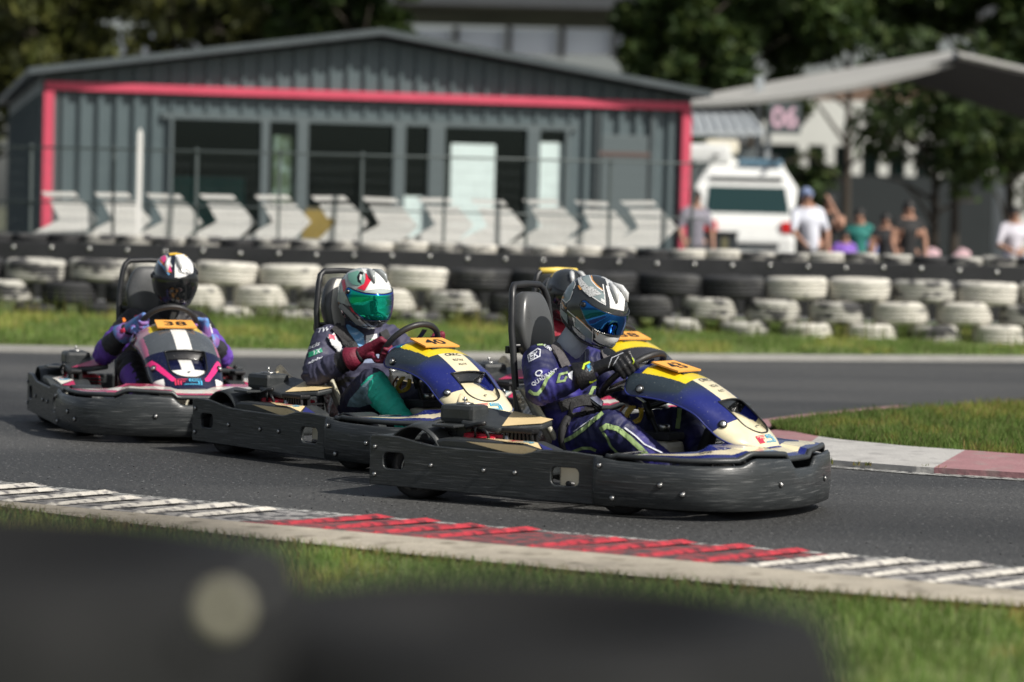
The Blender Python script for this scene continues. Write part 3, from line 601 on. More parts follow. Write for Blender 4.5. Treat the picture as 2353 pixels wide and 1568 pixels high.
# grandstand across the top
gs = empty('grandstand', (0, 0, 0)); tag(gs, 'dark grandstand with a band of bright windows above the clubhouse roof', 'building')
D['gsroof'] = mat('grandstand_dark_roof', (.06, .066, .072), .6, var=.1, vscale=.3); D['gswin'] = mat('pale_translucent_panel', (.66, .76, .84), .35, var=.08, vscale=.5); D['brick'] = mat('brown_terrace', (.16, .105, .075), .85, var=.4, vscale=1.2)
def gbox(name, p0, p1, d, dep, m, par):
    a, b = dp(*p0, d), dp(*p1, d); return MB().box(((a.x + b.x) / 2, d + dep / 2, (a.z + b.z) / 2), (abs(b.x - a.x), dep, abs(a.z - b.z))).build(name, m, par)
gbox('roof', (-300, -260), (2700, 52), 128, 14, D['gsroof'], gs)
for x in range(-46, 1700, 122): gbox('window_panel', (x, 66), (x + 106, 128), 129.6, .3, D['gswin'], gs)
for x in range(-58, 1720, 122): gbox('window_post', (x, 62), (x + 13, 134), 129.2, .4, D['gsroof'], gs)
gbox('terrace', (-300, 131), (2700, 300), 127, 6, D['brick'], gs)
# ------------------------------------------------------------------ trees
M_['leaf'] = mat('tree_leaves', attr=True, rough=.6, spec=.25, trans=.22)
def tree(x, y, zb, h, crown, nl, label, leaf=.16, pal=None, seed=1, trunk_r=.14, low=.35):
    g = random.Random(seed); t = empty('leafy_tree', (x, y, zb)); tag(t, label, 'tree', 'trees round the circuit')
    tk = MB(); lean = g.uniform(-.3, .3); top = Vector((lean, 0, h * .72)); mid = Vector((lean * .3, .1, h * .35))
    tk.tube(curve_pts([(0, 0, -.05), mid, top], 5), [trunk_r * (1 - .75 * i / 10) for i in range(11)], 8)
    ends = []
    for k in range(9):
        b = Vector((0, 0, 0)).lerp(top, .35 + .07 * k); a = g.uniform(0, 6.28); e = b + Vector((math.cos(a) * crown * .75, math.sin(a) * crown * .75, h * g.uniform(.06, .25)))
        tk.tube([b, b.lerp(e, .5) + Vector((0, 0, .12)), e], [trunk_r * .4, trunk_r * .25, trunk_r * .1], 6); ends.append(e)
    tk.build('trunk', D['bark'], t)
    cl = []
    for k in range(34):
        q = Vector((g.gauss(0, 1), g.gauss(0, 1), g.gauss(0, 1))).normalized() * (g.random() ** .45)
        cl.append((Vector((q.x * crown, q.y * crown, h * (low + (1 - low) / 2) + q.z * h * (1 - low) / 2)), g.uniform(.18, .36) * crown, g.uniform(.65, 1.3)))
    n = nl; gn = np.random.default_rng(seed); ci = gn.integers(0, len(cl), n); C = np.array([cl[i][0] for i in range(len(cl))])[ci]; RR = np.array([c[1] for c in cl])[ci]; SH = np.array([c[2] for c in cl])[ci]
    d = gn.normal(size=(n, 3)); d /= np.linalg.norm(d, axis=1)[:, None]; P = C + d * (RR * gn.random(n) ** .4)[:, None]
    a = gn.normal(size=(n, 3)); a /= np.linalg.norm(a, axis=1)[:, None]; b = np.cross(a, gn.normal(size=(n, 3))); b /= np.linalg.norm(b, axis=1)[:, None]; s = (leaf * (.5 + gn.random(n)))[:, None]
    V = np.stack([P - a * s, P - b * s * .45, P + a * s, P + b * s * .45], 1).reshape(-1, 3)
    me = bpy.data.meshes.new('crown'); me.vertices.add(n * 4); me.vertices.foreach_set('co', V.ravel()); me.loops.add(n * 4); me.loops.foreach_set('vertex_index', np.arange(n * 4)); me.polygons.add(n); me.polygons.foreach_set('loop_start', np.arange(n) * 4); me.update(calc_edges=True)
    pal_ = np.array(pal or [(.032, .058, .014), (.046, .076, .018), (.062, .088, .022), (.024, .042, .014)]); c = pal_[gn.integers(0, len(pal_), n)] * (SH * (.8 + .4 * gn.random(n)))[:, None]
    at = me.attributes.new('Col', 'FLOAT_COLOR', 'FACE'); at.data.foreach_set('color', np.concatenate([c, np.ones((n, 1))], 1).ravel()); me.materials.append(M_['leaf']); link('crown', me, t); return t
def tr_at(px, d, h, crown, nl, label, zb=.0, **k): w = dp(px, 300, d); return tree(w.x, d, zb, h, crown, nl, label, **k)
OL = [(.05, .06, .014), (.075, .085, .02), (.095, .10, .025), (.036, .042, .014)]
tr_at(-60, 78, 9.0, 2.6, 9000, 'dark olive tree at the far left edge behind the clubhouse', seed=2, leaf=.2, pal=OL, low=.3)
tr_at(150, 74, 8.6, 2.2, 5200, 'dark olive tree second from the left behind the clubhouse', seed=3, leaf=.2, pal=OL, low=.3)
tr_at(390, 80, 8.8, 1.9, 2300, 'thin olive tree with pale gaps above the left roof slope', seed=4, leaf=.2, pal=OL, low=.35)
tr_at(580, 76, 8.8, 2.0, 2900, 'olive tree rising behind the left half of the roof', seed=5, leaf=.2, pal=OL, low=.35)
tr_at(800, 74, 9.0, 1.75, 7000, 'bright green edged tree behind the roof ridge', seed=6, leaf=.2, low=.42)
tr_at(1085, 90, 6.3, .5, 500, 'slender sapling before the bright windows', seed=16, leaf=.14, low=.7, trunk_r=.05)
tr_at(1560, 68, 7.6, 1.55, 9000, 'dark green tree right of the bright windows', seed=7, leaf=.18, low=.32)
tr_at(1730, 72, 9.0, 2.1, 12000, 'tall dark tree behind the left end of the canopy', seed=8, leaf=.2, low=.44)
tr_at(1950, 76, 9.4, 2.4, 12000, 'tall dark tree above the middle of the canopy', seed=9, leaf=.2, low=.5)
tr_at(2200, 78, 9.6, 2.5, 12000, 'tall dark tree above the canopy peak', seed=10, leaf=.2, low=.52)
tr_at(2420, 76, 9.6, 2.4, 9000, 'tall dark tree at the far right edge', seed=11, leaf=.2, low=.52)
tr_at(2155, 66, 5.4, 2.5, 3000, 'spreading tree with a bare trunk under the canopy', seed=12, leaf=.15, low=.42, trunk_r=.13)
tr_at(2330, 70, 5.0, 1.8, 1800, 'small tree at the right edge before the white building', seed=13, leaf=.15, low=.35)
tr_at(1850, 84, 3.6, .9, 1200, 'low bush like tree between the van and the white building', seed=14, leaf=.14, low=.3)
# ------------------------------------------------------------------ karts
K = {}
K['bumper'] = mat('scuffed_black_bumper_plastic', (.030, .034, .036), .33, var=.22, vscale=5, stretch=(1.2, 1.2, 14), bump=.12, bscale=9, col2=(.13, .135, .135), c2scale=7, c2stretch=(.9, .9, 34), c2lo=.57, c2hi=.70, speck=(170, .70, (.20, .20, .20)), spec=.5)
K['plastic'] = mat('grey_black_plastic', (.034, .038, .040), .38, var=.25, vscale=12, speck=(190, .69, (.16, .16, .16)))
K['black'] = mat('black_metal_paint', (.014, .015, .016), .35, var=.2, vscale=20)
K['tube'] = mat('black_powder_coated_tube', (.020, .021, .023), .38, var=.15, vscale=15)
K['rubber'] = mat('kart_tyre_rubber', (.014, .014, .015), .7, var=.25, vscale=14, bump=.2, bscale=60)
K['rim'] = mat('cast_rim_alloy', (.55, .55, .54), .32, metal=1., var=.15, vscale=20)
K['engred'] = mat('red_engine_cowl', (.42, .012, .03), .3, var=.15, vscale=15)
K['dark'] = mat('oily_dark_metal', (.03, .03, .032), .5, metal=.6, var=.3, vscale=30)
K['alu'] = mat('dull_aluminium', (.5, .5, .49), .35, metal=1., var=.2, vscale=25)
K['seat'] = mat('worn_grey_seat_shell', (.33, .32, .27), .45, var=.3, vscale=9, col2=(.16, .15, .13), c2scale=14)
K['seatedge'] = mat('worn_cream_seat_edge', (.46, .44, .34), .45, var=.3, vscale=14); K['seatfoil'] = mat('crumpled_silver_foil', (.5, .48, .45), .35, metal=.8, var=.4, vscale=30, bump=1.0, bscale=45)
K['pad'] = mat('headrest_black_vinyl', (.075, .078, .080), .36, var=.12, vscale=6, speck=(120, .70, (.006, .006, .006)))
K['padsunlit'] = mat('sunlit_headrest_vinyl', (.52, .50, .46), .5, var=.1)  # head rest vinyl with sunlight put into a paler colour
K['belt'] = mat('black_harness_webbing', (.020, .020, .022), .75, var=.2, vscale=60, bump=.3, bscale=200)
K['tank'] = mat('milky_fuel_tank', (.62, .58, .46), .35, var=.1, vscale=8)
K['yellowtube'] = mat('yellow_fuel_hose', (.48, .33, .03), .3); K['brownwire'] = mat('brown_wire', (.26, .10, .03), .4)
K['orange'] = mat('orange_foam_plate', (.82, .38, .075), .65, var=.06, vscale=9)
K['ink'] = mat('black_print', (.012, .012, .013), .5)
K['white'] = mat('white_print', (.78, .78, .77), .5)
K['cyan'] = mat('cyan_print', (.05, .38, .62), .4); K['redp'] = mat('red_print', (.62, .03, .09), .4)
K['shell'] = mat('printed_fairing_shell', attr=True, rough=.22, coat=.5, var=.16, vscale=9, speck=(150, .71, (.40, .40, .36)))
K['leather'] = mat('black_wheel_rim_grip', (.018, .018, .019), .5, var=.2, vscale=40)
K['heat'] = mat('scorched_cream_shield', (.70, .60, .40), .45, col2=(.10, .06, .03), c2scale=14, c2lo=.52, c2hi=.66); K['foot'] = mat('kart_floor_tray', (.05, .05, .052), .5, metal=.5)
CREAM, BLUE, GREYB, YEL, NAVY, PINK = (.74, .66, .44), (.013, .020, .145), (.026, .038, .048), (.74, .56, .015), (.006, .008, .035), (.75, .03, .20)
WHT = (.76, .75, .72)

WR = .172; WHL = dict(near=((.03, 0, .602), (-.62, 0, .78)), mid=((.055, 0, .612), (-.78, 0, .62)), far=((.055, 0, .615), (-.80, 0, .60)), back=((.03, 0, .602), (-.62, 0, .78)))
def fpath(u):
    """front bumper line, u in 0..1 from the right hand side round the nose to the left"""
    P = [(.20, -.66), (.44, -.655), (.64, -.615), (.765, -.54), (.845, -.42), (.89, -.26), (.91, -.10), (.91, .10), (.89, .26), (.845, .42), (.765, .54), (.64, .615), (.44, .655), (.20, .66)]
    return np.array([(p.x, p.y) for p in curve_pts([(a, b, 0) for a, b in P], 8)])
FP = fpath(0); FS = np.concatenate([[0], np.cumsum(np.linalg.norm(np.diff(FP, axis=0), axis=1))]); FL = FS[-1]
def fp(s): return float(np.interp(s, FS, FP[:, 0])), float(np.interp(s, FS, FP[:, 1]))
def fnorm(s):
    a, b = fp(max(0, s - .03)), fp(min(FL, s + .03)); t = Vector((b[0] - a[0], b[1] - a[1])).normalized(); return Vector((t.y, -t.x))
def ftop(s):
    d = abs(s - FL / 2); return float(np.interp(d, [0, .09, .14, .40, .47, .75, FL / 2 - .12, FL / 2], [.222, .222, .268, .280, .250, .246, .252, .268]))
def fbot(s): return .05 - .012 * (1 - abs(s - FL / 2) / (FL / 2))
def side_panel(sign, mats):
    cu = bpy.data.curves.new('p', 'CURVE'); cu.dimensions = '2D'; cu.fill_mode = 'BOTH'; cu.extrude = .007; cu.bevel_depth = .005; cu.bevel_resolution = 1
    def sp(pts):
        s = cu.splines.new('POLY'); s.points.add(len(pts) - 1); s.use_cyclic_u = True
        for p, (a, b) in zip(s.points, pts): p.co = (a, b, 0, 1)
    def stad(cx, cz, w, h): return [(cx + (w / 2 - h * .35) * (1 if math.cos(q) > 0 else -1) + h * .35 * math.cos(q), cz + (h / 2 - h * .35) * (1 if math.sin(q) > 0 else -1) + h * .35 * math.sin(q)) for q in [R(15 + 30 * i) for i in range(12)]]
    sp([(-1, .066), (-.6, .060), (-.2, .054), (.30, .050), (.26, .16), (.225, .262), (.04, .276), (-.065, .274), (-.12, .262), (-.18, .246), (-.45, .251), (-.66, .256), (-.75, .270), (-.85, .288), (-.97, .292), (-1, .288)])
    sp(stad(-.872, .178, .125, .088)); sp(stad(.045, .163, .155, .094))
    ob = bpy.data.objects.new('p', cu); COL.objects.link(ob); dg = bpy.context.evaluated_depsgraph_get(); dg.update(); me = bpy.data.meshes.new_from_object(ob.evaluated_get(dg)); me.name = 'side_bumper'
    bpy.data.objects.remove(ob); bpy.data.curves.remove(cu)
    bm = bmesh.new(); bm.from_mesh(me)
    for v in bm.verts:
        a, b, c = v.co; v.co = (a, sign * (.652 + (c if sign > 0 else c)), b)
    if sign < 0: bmesh.ops.reverse_faces(bm, faces=bm.faces[:])
    bmesh.ops.recalc_face_normals(bm, faces=bm.faces[:]); bm.to_mesh(me); bm.free(); me.materials.clear(); me.materials.append(mats); return me
BOLT = None
def kart(name_label, loc, deg, scheme, number, group='karts in the race', roll=0., hoopcap=False, ndigits_up=True, wheelturn=0., pod_cols=None):
    global BOLT
    k = empty('racing_kart', (loc[0], loc[1], 0)); k.rotation_euler = (R(roll), 0, R(-deg)); tag(k, name_label, 'kart', group)
    if BOLT is None:
        BOLT = dict(side=side_panel(-1, K['bumper']), sidel=side_panel(1, K['bumper']))
        BOLT['bolt'] = MB().lathe([(0, .007), (.004, .0075), (.0045, .004), (.0075, .006), (.011, .003), (.012, 0), (0, 0)], 10, Matrix.Rotation(R(90), 4, 'X')).mesh('bolt', K['alu'])
        hub = MB(); hub.lathe([(0, -.001), (.017, 0), (.016, .004), (0, .004)], 12, Matrix.Rotation(R(90), 4, 'X')); BOLT['washer'] = hub.mesh('washer', K['black'])
        for nm, r_, w_ in (('rear', .14, .19), ('front', .128, .125)):
            h = w_ / 2
            BOLT[nm + 't'] = MB().lathe([(r_ * .52, -h * .8), (r_ * .60, -h), (r_ * .85, -h * 1.02), (r_ * .97, -h * .86), (r_, -h * .6), (r_, h * .6), (r_ * .97, h * .86), (r_ * .85, h * 1.02), (r_ * .60, h), (r_ * .52, h * .8)], 28, xm('Y')).mesh('tyre', K['rubber'])
            rm = MB(); rm.lathe([(0, -h * .35), (r_ * .2, -h * .4), (r_ * .3, -h * .2), (r_ * .46, -h * .3), (r_ * .5, -h * .92), (r_ * .54, -h * .92), (r_ * .54, h * .92), (r_ * .5, h * .92), (r_ * .4, h * .2), (0, h * .3)], 20, xm('Y')); BOLT[nm + 'r'] = rm.mesh('rim', K['rim'])
    side = link('side_bumper', BOLT['side'], k); sidel = link('side_bumper', BOLT['sidel'], k)
    rb = MB(); rb.box((-.99, 0, .178), (.03, 1.28, .226), bev=.012); rb.build('rear_bumper', K['bumper'], k)
    # front bumper: hollow wall with rolled lip
    ns = 120; sec = []
    for i in range(ns + 1):
        s = FL * i / ns; x, y = fp(s); n = fnorm(s); zt, zb = ftop(s), fbot(s); hh = zt - zb; off = .008
        prof = [(off - .004, zb), (off + .012, zb + .006), (off + .020, zb + hh * .35), (off + .020, zb + hh * .7), (off + .012, zt - .012), (off + .004, zt), (off - .010, zt - .004), (off - .014, zt - .018), (off - .012, zb + .01)]
        sec.append([(x + n.x * o, y + n.y * o, z) for o, z in prof])
    mb = MB(); mp = len(sec[0]); mb.add([p for r_ in sec for p in r_], [[i * mp + j, (i + 1) * mp + j, (i + 1) * mp + (j + 1) % mp, i * mp + (j + 1) % mp] for i in range(ns) for j in range(mp)] + [list(range(mp)), [ns * mp + j for j in range(mp)][::-1]], 0, True)
    fb = mb.build('front_bumper', K['bumper'], k)
    def bolt(p, par, n=(0, -1, 0), s=1.):
        s *= .78
        q = Vector(n).to_track_quat('-Y', 'Z').to_matrix().to_4x4(); w = link('washer', BOLT['washer'], par); w.matrix_local = Matrix.Translation(p) @ q @ Matrix.Scale(s, 4)
        b = link('bolt', BOLT['bolt'], par); b.matrix_local = Matrix.Translation(Vector(p) + Vector(n) * .004) @ q @ Matrix.Scale(s, 4)
    for x, z in ((-.665, .17), (-.38, .165), (-.215, .165), (-.975, .24), (-.975, .11)):
        bolt((x, -.665, z), side); bolt((x, .665, z), sidel, (0, 1, 0))
    for s, z in ((.035, .228), (.105, .085), (.33, .157), (.43, .120), (.93, .157)):
        for t in (s, FL - s):
            x, y = fp(t); n = fnorm(t); bolt((x + n.x * .029, y + n.y * .029, z), fb, (n.x, n.y, 0), 1.15)
    # printed sheet inside the front bumper
    c1, c2, c3 = scheme['sheet']
    def sheet(u, v):
        s = FL * (.02 + .96 * u); x, y = fp(s); n = fnorm(s); d = abs(s - FL / 2) / (FL / 2); wd = float(np.interp(d, [0, .3, .55, .8, 1], [.20, .24, .20, .15, .10])); zi = float(np.interp(d, [0, .25, .42, .6, .8, 1], [.315, .325, .325, .296, .284, .262]))
        zo = ftop(s) + (.026 if d < .92 else .012); zo = max(zo, .268 if d < .25 else zo); rise = v ** .7
        return Vector((x - n.x * (.016 + wd * v), y - n.y * (.016 + wd * v), zo + (zi - zo) * rise))
    def shc(u, v):
        d = abs(u - .5) * 2; lo, hi = float(np.interp(d, [0, .22, .30, .42, .55, .9, 1], [.22, .22, .10, .22, .40, .40, .2])), float(np.interp(d, [0, .22, .30, .42, .55, .9, 1], [.66, .66, .42, .55, .70, .70, .5]))
        return c2 if lo < v < hi else (c3 if v < lo * .35 else c1)
    sm = MB(); sm.grid(sheet, *((420, 44) if scheme['key'] == 'near' else (200, 24)), colfn=shc); sm.grid(lambda u, v: sheet(u, v) if v < .5 else sheet(u, 0), 1, 1)
    lip = MB(); lp = [sheet(i / 80, 0) + Vector((0, 0, -.006)) for i in range(81)]; lip.tube(lp, .013, 8)
    fs_ = sm.build('front_sheet', K['shell'], k, True); so = fs_.modifiers.new('thickness', 'SOLIDIFY'); so.thickness = .006
    lip.build('sheet_edge', K['plastic'], k)
    def on_sheet(name, txt, s0, v0, w, h, m, flip=False, bold=.02):
        vv, ff = text2d(txt, bold); out = []
        for a, b in vv: out.append((sheet((s0 + a * w / FL), v0 + b * h) + Vector((0, 0, .003)))[:])
        me = bpy.data.meshes.new(name); me.from_pydata(out, [], ff); me.materials.append(m); return link(name, me, fs_)
    if scheme.get('words'):
        on_sheet('lettering', 'ROTAX', .225, .55, .105, .14, K['ink'], bold=.03); on_sheet('lettering', 'ROTAX', .775, .55, .105, .14, K['ink'], bold=.03)
        on_sheet('lettering', 'CRKC', .44, .45, .11, .2, K['ink'])
    # side pods
    for sg in (-1, 1):
        P = [(-.69, .245), (-.665, .288), (-.62, .299), (-.45, .300), (-.19, .297), (-.085, .262), (-.085, .15), (-.69, .15)]
        pm = MB(); pm.prism([(a, b) for a, b in P], -.105, .105, frame((0, sg * .525, 0), (1, 0, 0), (0, 0, 1))); pod = pm.build('side_pod', K['plastic'], k)
        bv = pod.modifiers.new('bevel', 'BEVEL'); bv.width = .014; bv.segments = 2
        pc = scheme['pod']; dm = mat('pod_print', pc, .35, var=.1, vscale=10); dn = mat('pod_print_tip', scheme['podtip'], .35, var=.1)
        poly = [(-.50, .52), (-.18, .52), (-.115, .60), (-.20, .628), (-.29, .628)]
        def ztop(x): return float(np.interp(x, [-.69, -.62, -.45, -.19, -.085], [.246, .2995, .301, .2975, .263])) + .002
        vs, fs = poly2d([[(a, sg * b) for a, b in poly]], .03); vs3 = [(a, b, ztop(a)) for a, b in vs]; me = bpy.data.meshes.new('print'); me.from_pydata(vs3, [], fs); me.materials.append(dm); link('print', me, pod)
        poly = [(-.50, -.018), (-.19, -.02), (-.12, -.05), (-.16, -.105), (-.25, -.115), (-.36, -.075)]
        vs, fs = poly2d([[(a, .297 + b * .42) for a, b in poly]], .03); me = bpy.data.meshes.new('print'); me.from_pydata([(a, sg * .6325, b) for a, b in vs], [], fs); me.materials.append(dm); link('print', me, pod)
        vs, fs = poly2d([[(-.175, .52), (-.092, .52), (-.10, .60)]], .03); me = bpy.data.meshes.new('print'); me.from_pydata([(a, sg * b, ztop(a)) for a, b in vs], [], fs); me.materials.append(dn); link('print', me, pod)
        fs_emblem(pod, lambda a, b: Vector((-.235 + a * .115 * (1 if sg < 0 else -1), sg * (.570 - b * .055), ztop(-.235 + a * .1) + .0015)))
    # chassis, floor, axle, wheels
    ch = MB()
    for sg in (-1, 1):
        ch.tube(curve_pts([(-.95, sg * .32, .10), (-.4, sg * .34, .075), (.1, sg * .30, .07), (.5, sg * .22, .075), (.72, sg * .16, .08)], 5), .016, 8)
        ch.tube([(-.6, sg * .33, .085), (-.6, sg * .64, .13)], .013, 8); ch.tube([(.05, sg * .30, .08), (.05, sg * .64, .13)], .013, 8); ch.tube([(.70, sg * .2, .09), (.80, sg * .35, .13)], .013, 8)
    ch.tube([(.72, -.2, .08), (.72, .2, .08)], .016, 8); ch.tube([(-.93, -.5, .13), (-.93, .5, .13)], .014, 8); ch.build('chassis', K['tube'], k)
    MB().box((.28, 0, .058), (.95, .56, .008)).build('floor_tray', K['foot'], k)
    MB().tube([(-.785, -.52, .14), (-.785, .52, .14)], .020, 12).build('rear_axle', K['alu'], k)
    for sg in (-1, 1):
        for nm, x, y in (('rear', -.785, .525), ('front', .285, .525)):
            w = link('wheel', BOLT[nm + 't'], k); w.location = (x, sg * y, .1405 if nm == 'rear' else .1285); r_ = link('rim', BOLT[nm + 'r'], w)
            if sg > 0: r_.rotation_euler = (0, 0, math.pi)
            if nm == 'front': w.rotation_euler = (0, 0, R(wheelturn))
        fm = MB(); c = Vector((-.785, sg * .525, .15))
        fm.grid(lambda u, v: (c.x - .175 * math.cos(R(15 + 150 * u)), c.y + (v - .5) * .22, c.z + .215 * math.sin(R(15 + 150 * u)) - .01 * abs(v - .5) * 4), 20, 4)
        fm.box((-.64, sg * .515, .352), (.12, .19, .012), bev=.004); fn_ = fm.build('mudguard', K['plastic'], k); fn_.modifiers.new('thickness', 'SOLIDIFY').thickness = .008
        if scheme.get('frontguard'):
            fm = MB(); fm.grid(lambda u, v: (.285 - .16 * math.cos(R(25 + 130 * u)), sg * .525 + (v - .5) * .17, .13 + .165 * math.sin(R(25 + 130 * u))), 16, 4); g_ = fm.build('mudguard', K['plastic'], k); g_.modifiers.new('thickness', 'SOLIDIFY').thickness = .008
        # engines on both sides
        e = empty('engine', (0, 0, 0)); e.parent = k
        if sg > 0: e.scale = (1, -1, 1)
        MB().box((-.63, -.43, .405), (.185, .155, .085), bev=.022).build('air_box', K['plastic'], e)
        nk = MB(); nk.box((-.63, -.43, .33), (.15, .12, .075), bev=.006)
        for j in range(4): nk.box((-.665, -.493, .35 - j * .014), (.06, .012, .007))
        nk.build('air_box_base', K['black'], e)
        cp = MB(); cp.lathe([(0, .448), (.042, .448), (.042, .454), (0, .456)], 16, Matrix.Translation((-.63, -.43, 0))); cp.tube([(-.63, -.43, .45), (-.63, -.43, .482)], .006, 6); cp.box((-.63, -.43, .468), (.026, .006, .010)); cp.build('wing_nut', K['alu'], e)
        bl = MB(); bl.box((-.46, -.42, .255), (.27, .19, .14), bev=.03); bl.tube([(-.54, -.515, .285), (-.40, -.525, .295)], .018, 8); bl.build('engine_block', K['engred'], e)
        fnm = MB()
        for j in range(6): fnm.box((-.33, -.42, .20 + j * .02), (.11, .19, .007))
        fnm.box((-.46, -.42, .16), (.30, .2, .06), bev=.01); fnm.build('cylinder_fins', K['dark'], e)
        q = [Vector(p) for p in ((-.60, -.515, .378), (-.575, -.30, .432), (-.225, -.30, .388), (-.225, -.40, .374), (-.395, -.520, .352))]; d = Vector((0, 0, .030)); n = len(q)
        cv_ = MB(); cv_.add(q + [a - d for a in q], [list(range(n))[::-1], list(range(n, 2 * n))] + [[i, (i + 1) % n, n + (i + 1) % n, n + i] for i in range(n)]); cov = cv_.build('heat_cover', K['plastic'], e); b_ = cov.modifiers.new('bevel', 'BEVEL'); b_.width = .010; b_.segments = 2
        q2 = [(-.44, -.30), (-.225, -.30), (-.226, -.40), (-.385, -.50)]; vs, fs = poly2d([q2], .03)
        def cz(x, y):   # height on the cover top
            a, b, c_ = q[0], q[1], q[3]; nn = (b - a).cross(c_ - a); return a.z - (nn.x * (x - a.x) + nn.y * (y - a.y)) / nn.z
        bvt = BVHTree.FromPolygons([a[:] for a in q], [list(range(n))])
        def top(x, y):
            h = bvt.ray_cast(Vector((x, y, 2)), Vector((0, 0, -1)))[0]; return (h.z if h else cz(x, y)) + .004
        me = bpy.data.meshes.new('print'); me.from_pydata([(a, b, top(a, b)) for a, b in vs], [], fs); me.materials.append(mat('cover_print', scheme['cover'], .45, var=.12)); link('print', me, cov)
        gu = MB(); gu.box((-.285, -.50, .345), (.17, .07, .022), bev=.008); gu.box((-.285, -.515, .272), (.16, .03, .016), bev=.004); gu.box((-.285, -.47, .305), (.15, .02, .06))
        for j in range(8): gu.box((-.36 + j * .0215, -.520, .308), (.010, .012, .066), Matrix.Rotation(R(10 - 3 * j), 3, 'Y'))
        gu.build('exhaust_guard', K['dark'], e)
        ha = MB(); ha.tube([(-.56, -.53, .345), (-.50, -.535, .365), (-.455, -.53, .372)], .010, 8); ha.tube([(-.51, -.53, .36), (-.515, -.52, .30)], .007, 6); ha.build('pull_handle', K['black'], e)
        MB().tube(curve_pts([(-.47, -.53, .34), (-.44, -.545, .33), (-.43, -.53, .29)], 5), .008, 6).build('fuel_hose', K['dark'], e)
        MB().tube([(-.345, -.515, .32), (-.345, -.515, .27)], .015, 10).build('carburettor_cap', K['alu'], e)
    MB().box((.035, -.585, .165), (.11, .02, .13), bev=.008).build('inner_panel', K['tank'], k)
    sh_ = MB(); sh_.grid(lambda u, v: (-.775 + .13 * u + .02 * v, -.20 - .10 * v, .385 + .075 * (1 - u) ** 1.6 * math.sin(R(20 + 140 * v)) + .02), 10, 8); so9 = sh_.build('exhaust_shield', K['heat'], k); so9.modifiers.new('thickness', 'SOLIDIFY').thickness = .006
    # seat
    Cc = [(-.515, .53), (-.49, .40), (-.44, .22), (-.37, .115), (-.24, .085), (-.10, .095), (-.03, .12)]; Ee = [(-.44, .525), (-.39, .47), (-.335, .395), (-.27, .31), (-.205, .235), (-.10, .19), (-.03, .165)]
    cc, ee = curve_pts([(a, 0, b) for a, b in Cc], 6), curve_pts([(a, 0, b) for a, b in Ee], 6)
    def seat(u, v):
        i = min(int(v * (len(cc) - 1) + .5), len(cc) - 1); a = abs(2 * u - 1); c, e_ = cc[i], ee[i]; t = a ** 3; return (c.x + (e_.x - c.x) * t, .205 * math.sin(R(90) * (2 * u - 1)) * (1 + .03 * a), c.z + (e_.z - c.z) * t)
    sg_ = MB(); sg_.grid(seat, 24, len(cc) - 1); so_ = sg_.build('seat', K['seat'], k); md = so_.modifiers.new('thickness', 'SOLIDIFY'); md.thickness = .016; md.offset = 0
    foil = MB(); foil.grid(lambda u, v: (lambda p: (p[0] - .014, p[1] - .012, p[2] - .004))(seat(.02 + .26 * u, .02 + .72 * v)), 14, 30); foil.build('seat_foil', K['seatfoil'], k)
    rimp = [Vector(seat(0, i / 40)) for i in range(41)]
    for sgn in (0, 1): MB().tube([Vector(seat(sgn, i / 40)) for i in range(41)], .015, 8).build('seat_edge', K['seatedge'], so_)
    # roll hoop and head rest
    hp = [(-.44, -.20, .10), (-.47, -.20, .35), (-.525, -.19, .80), (-.538, -.168, .945), (-.548, -.15, .988), (-.558, -.12, 1.008), (-.560, 0, 1.013), (-.558, .12, 1.008), (-.548, .15, .988), (-.538, .168, .945), (-.525, .19, .80), (-.47, .20, .35), (-.44, .20, .10)]
    hoop = MB(); hoop.tube(hp, .0165, 12); 
    for sgn in (-1, 1): hoop.tube([(-.435, sgn * .20, .09), (-.476, sgn * .20, .42)], .021, 12)
    hoop.tube([(-.515, -.197, .72), (-.515, .197, .72)], .010, 8); hp_o = hoop.build('roll_hoop', K['tube'], k)
    if hoopcap:
        MB().tube([(-.558, -.13, 1.010), (-.560, 0, 1.015), (-.558, .13, 1.010)], .019, 12).build('yellow_sleeve', mat('yellow_sleeve', (.85, .62, .12), .4), hp_o)
    pd = MB()
    def pad(u, v):
        th, ph = 2 * math.pi * u, math.pi * (v - .5); cy, sy = math.cos(th), math.sin(th)
        ex = .55; f = lambda a: math.copysign(abs(a) ** ex, a); zc = f(math.sin(ph)) if False else math.sin(ph)
        r_ = math.cos(ph) ** .45; taper = 1 - .18 * max(0, zc) - .05 * max(0, -zc)
        return (-.520 + .050 * f(cy) * r_ - .022 * zc, .150 * f(sy) * r_ * taper, .818 + .158 * zc)
    pd.grid(pad, 40, 24); pdo = pd.build('head_rest', K['pad'], k)
    if scheme.get('padsunlit'):
        pl = MB(); pl.grid(lambda u, v: (lambda p: (p[0] + .0025, p[1], p[2]))(pad((-.13 + .26 * u) % 1.0, .10 + .8 * v)), 20, 20); pl.build('pad_face', K['padsunlit'], pdo)  # sunlit front of the pad, painted as a paler face
    MB().box((-.555, 0, .70), (.02, .36, .035), bev=.004).build('pad_bracket', K['black'], k)
    # steering
    wc, wn_v = WHL[scheme['key']]; sw = empty('steering_wheel', wc); sw.parent = k
    ax = Vector(wn_v).normalized(); Tm = frame(wc, (0, -1, 0), ax.cross(Vector((0, -1, 0))), ax) @ Matrix.Rotation(R(scheme.get('steer', 0)), 4, 'Z'); sw.matrix_local = Tm
    rr = []
    for i in range(40):
        q = 2 * math.pi * i / 40; rad = WR * (1 if math.sin(q) > -.55 else min(1, .62 / abs(math.sin(q)))); rr.append((rad * math.cos(q), rad * math.sin(q), 0))
    MB().tube(rr, .0165, 12, closed=True).build('rim', K['leather'], sw)
    sp_ = MB(); 
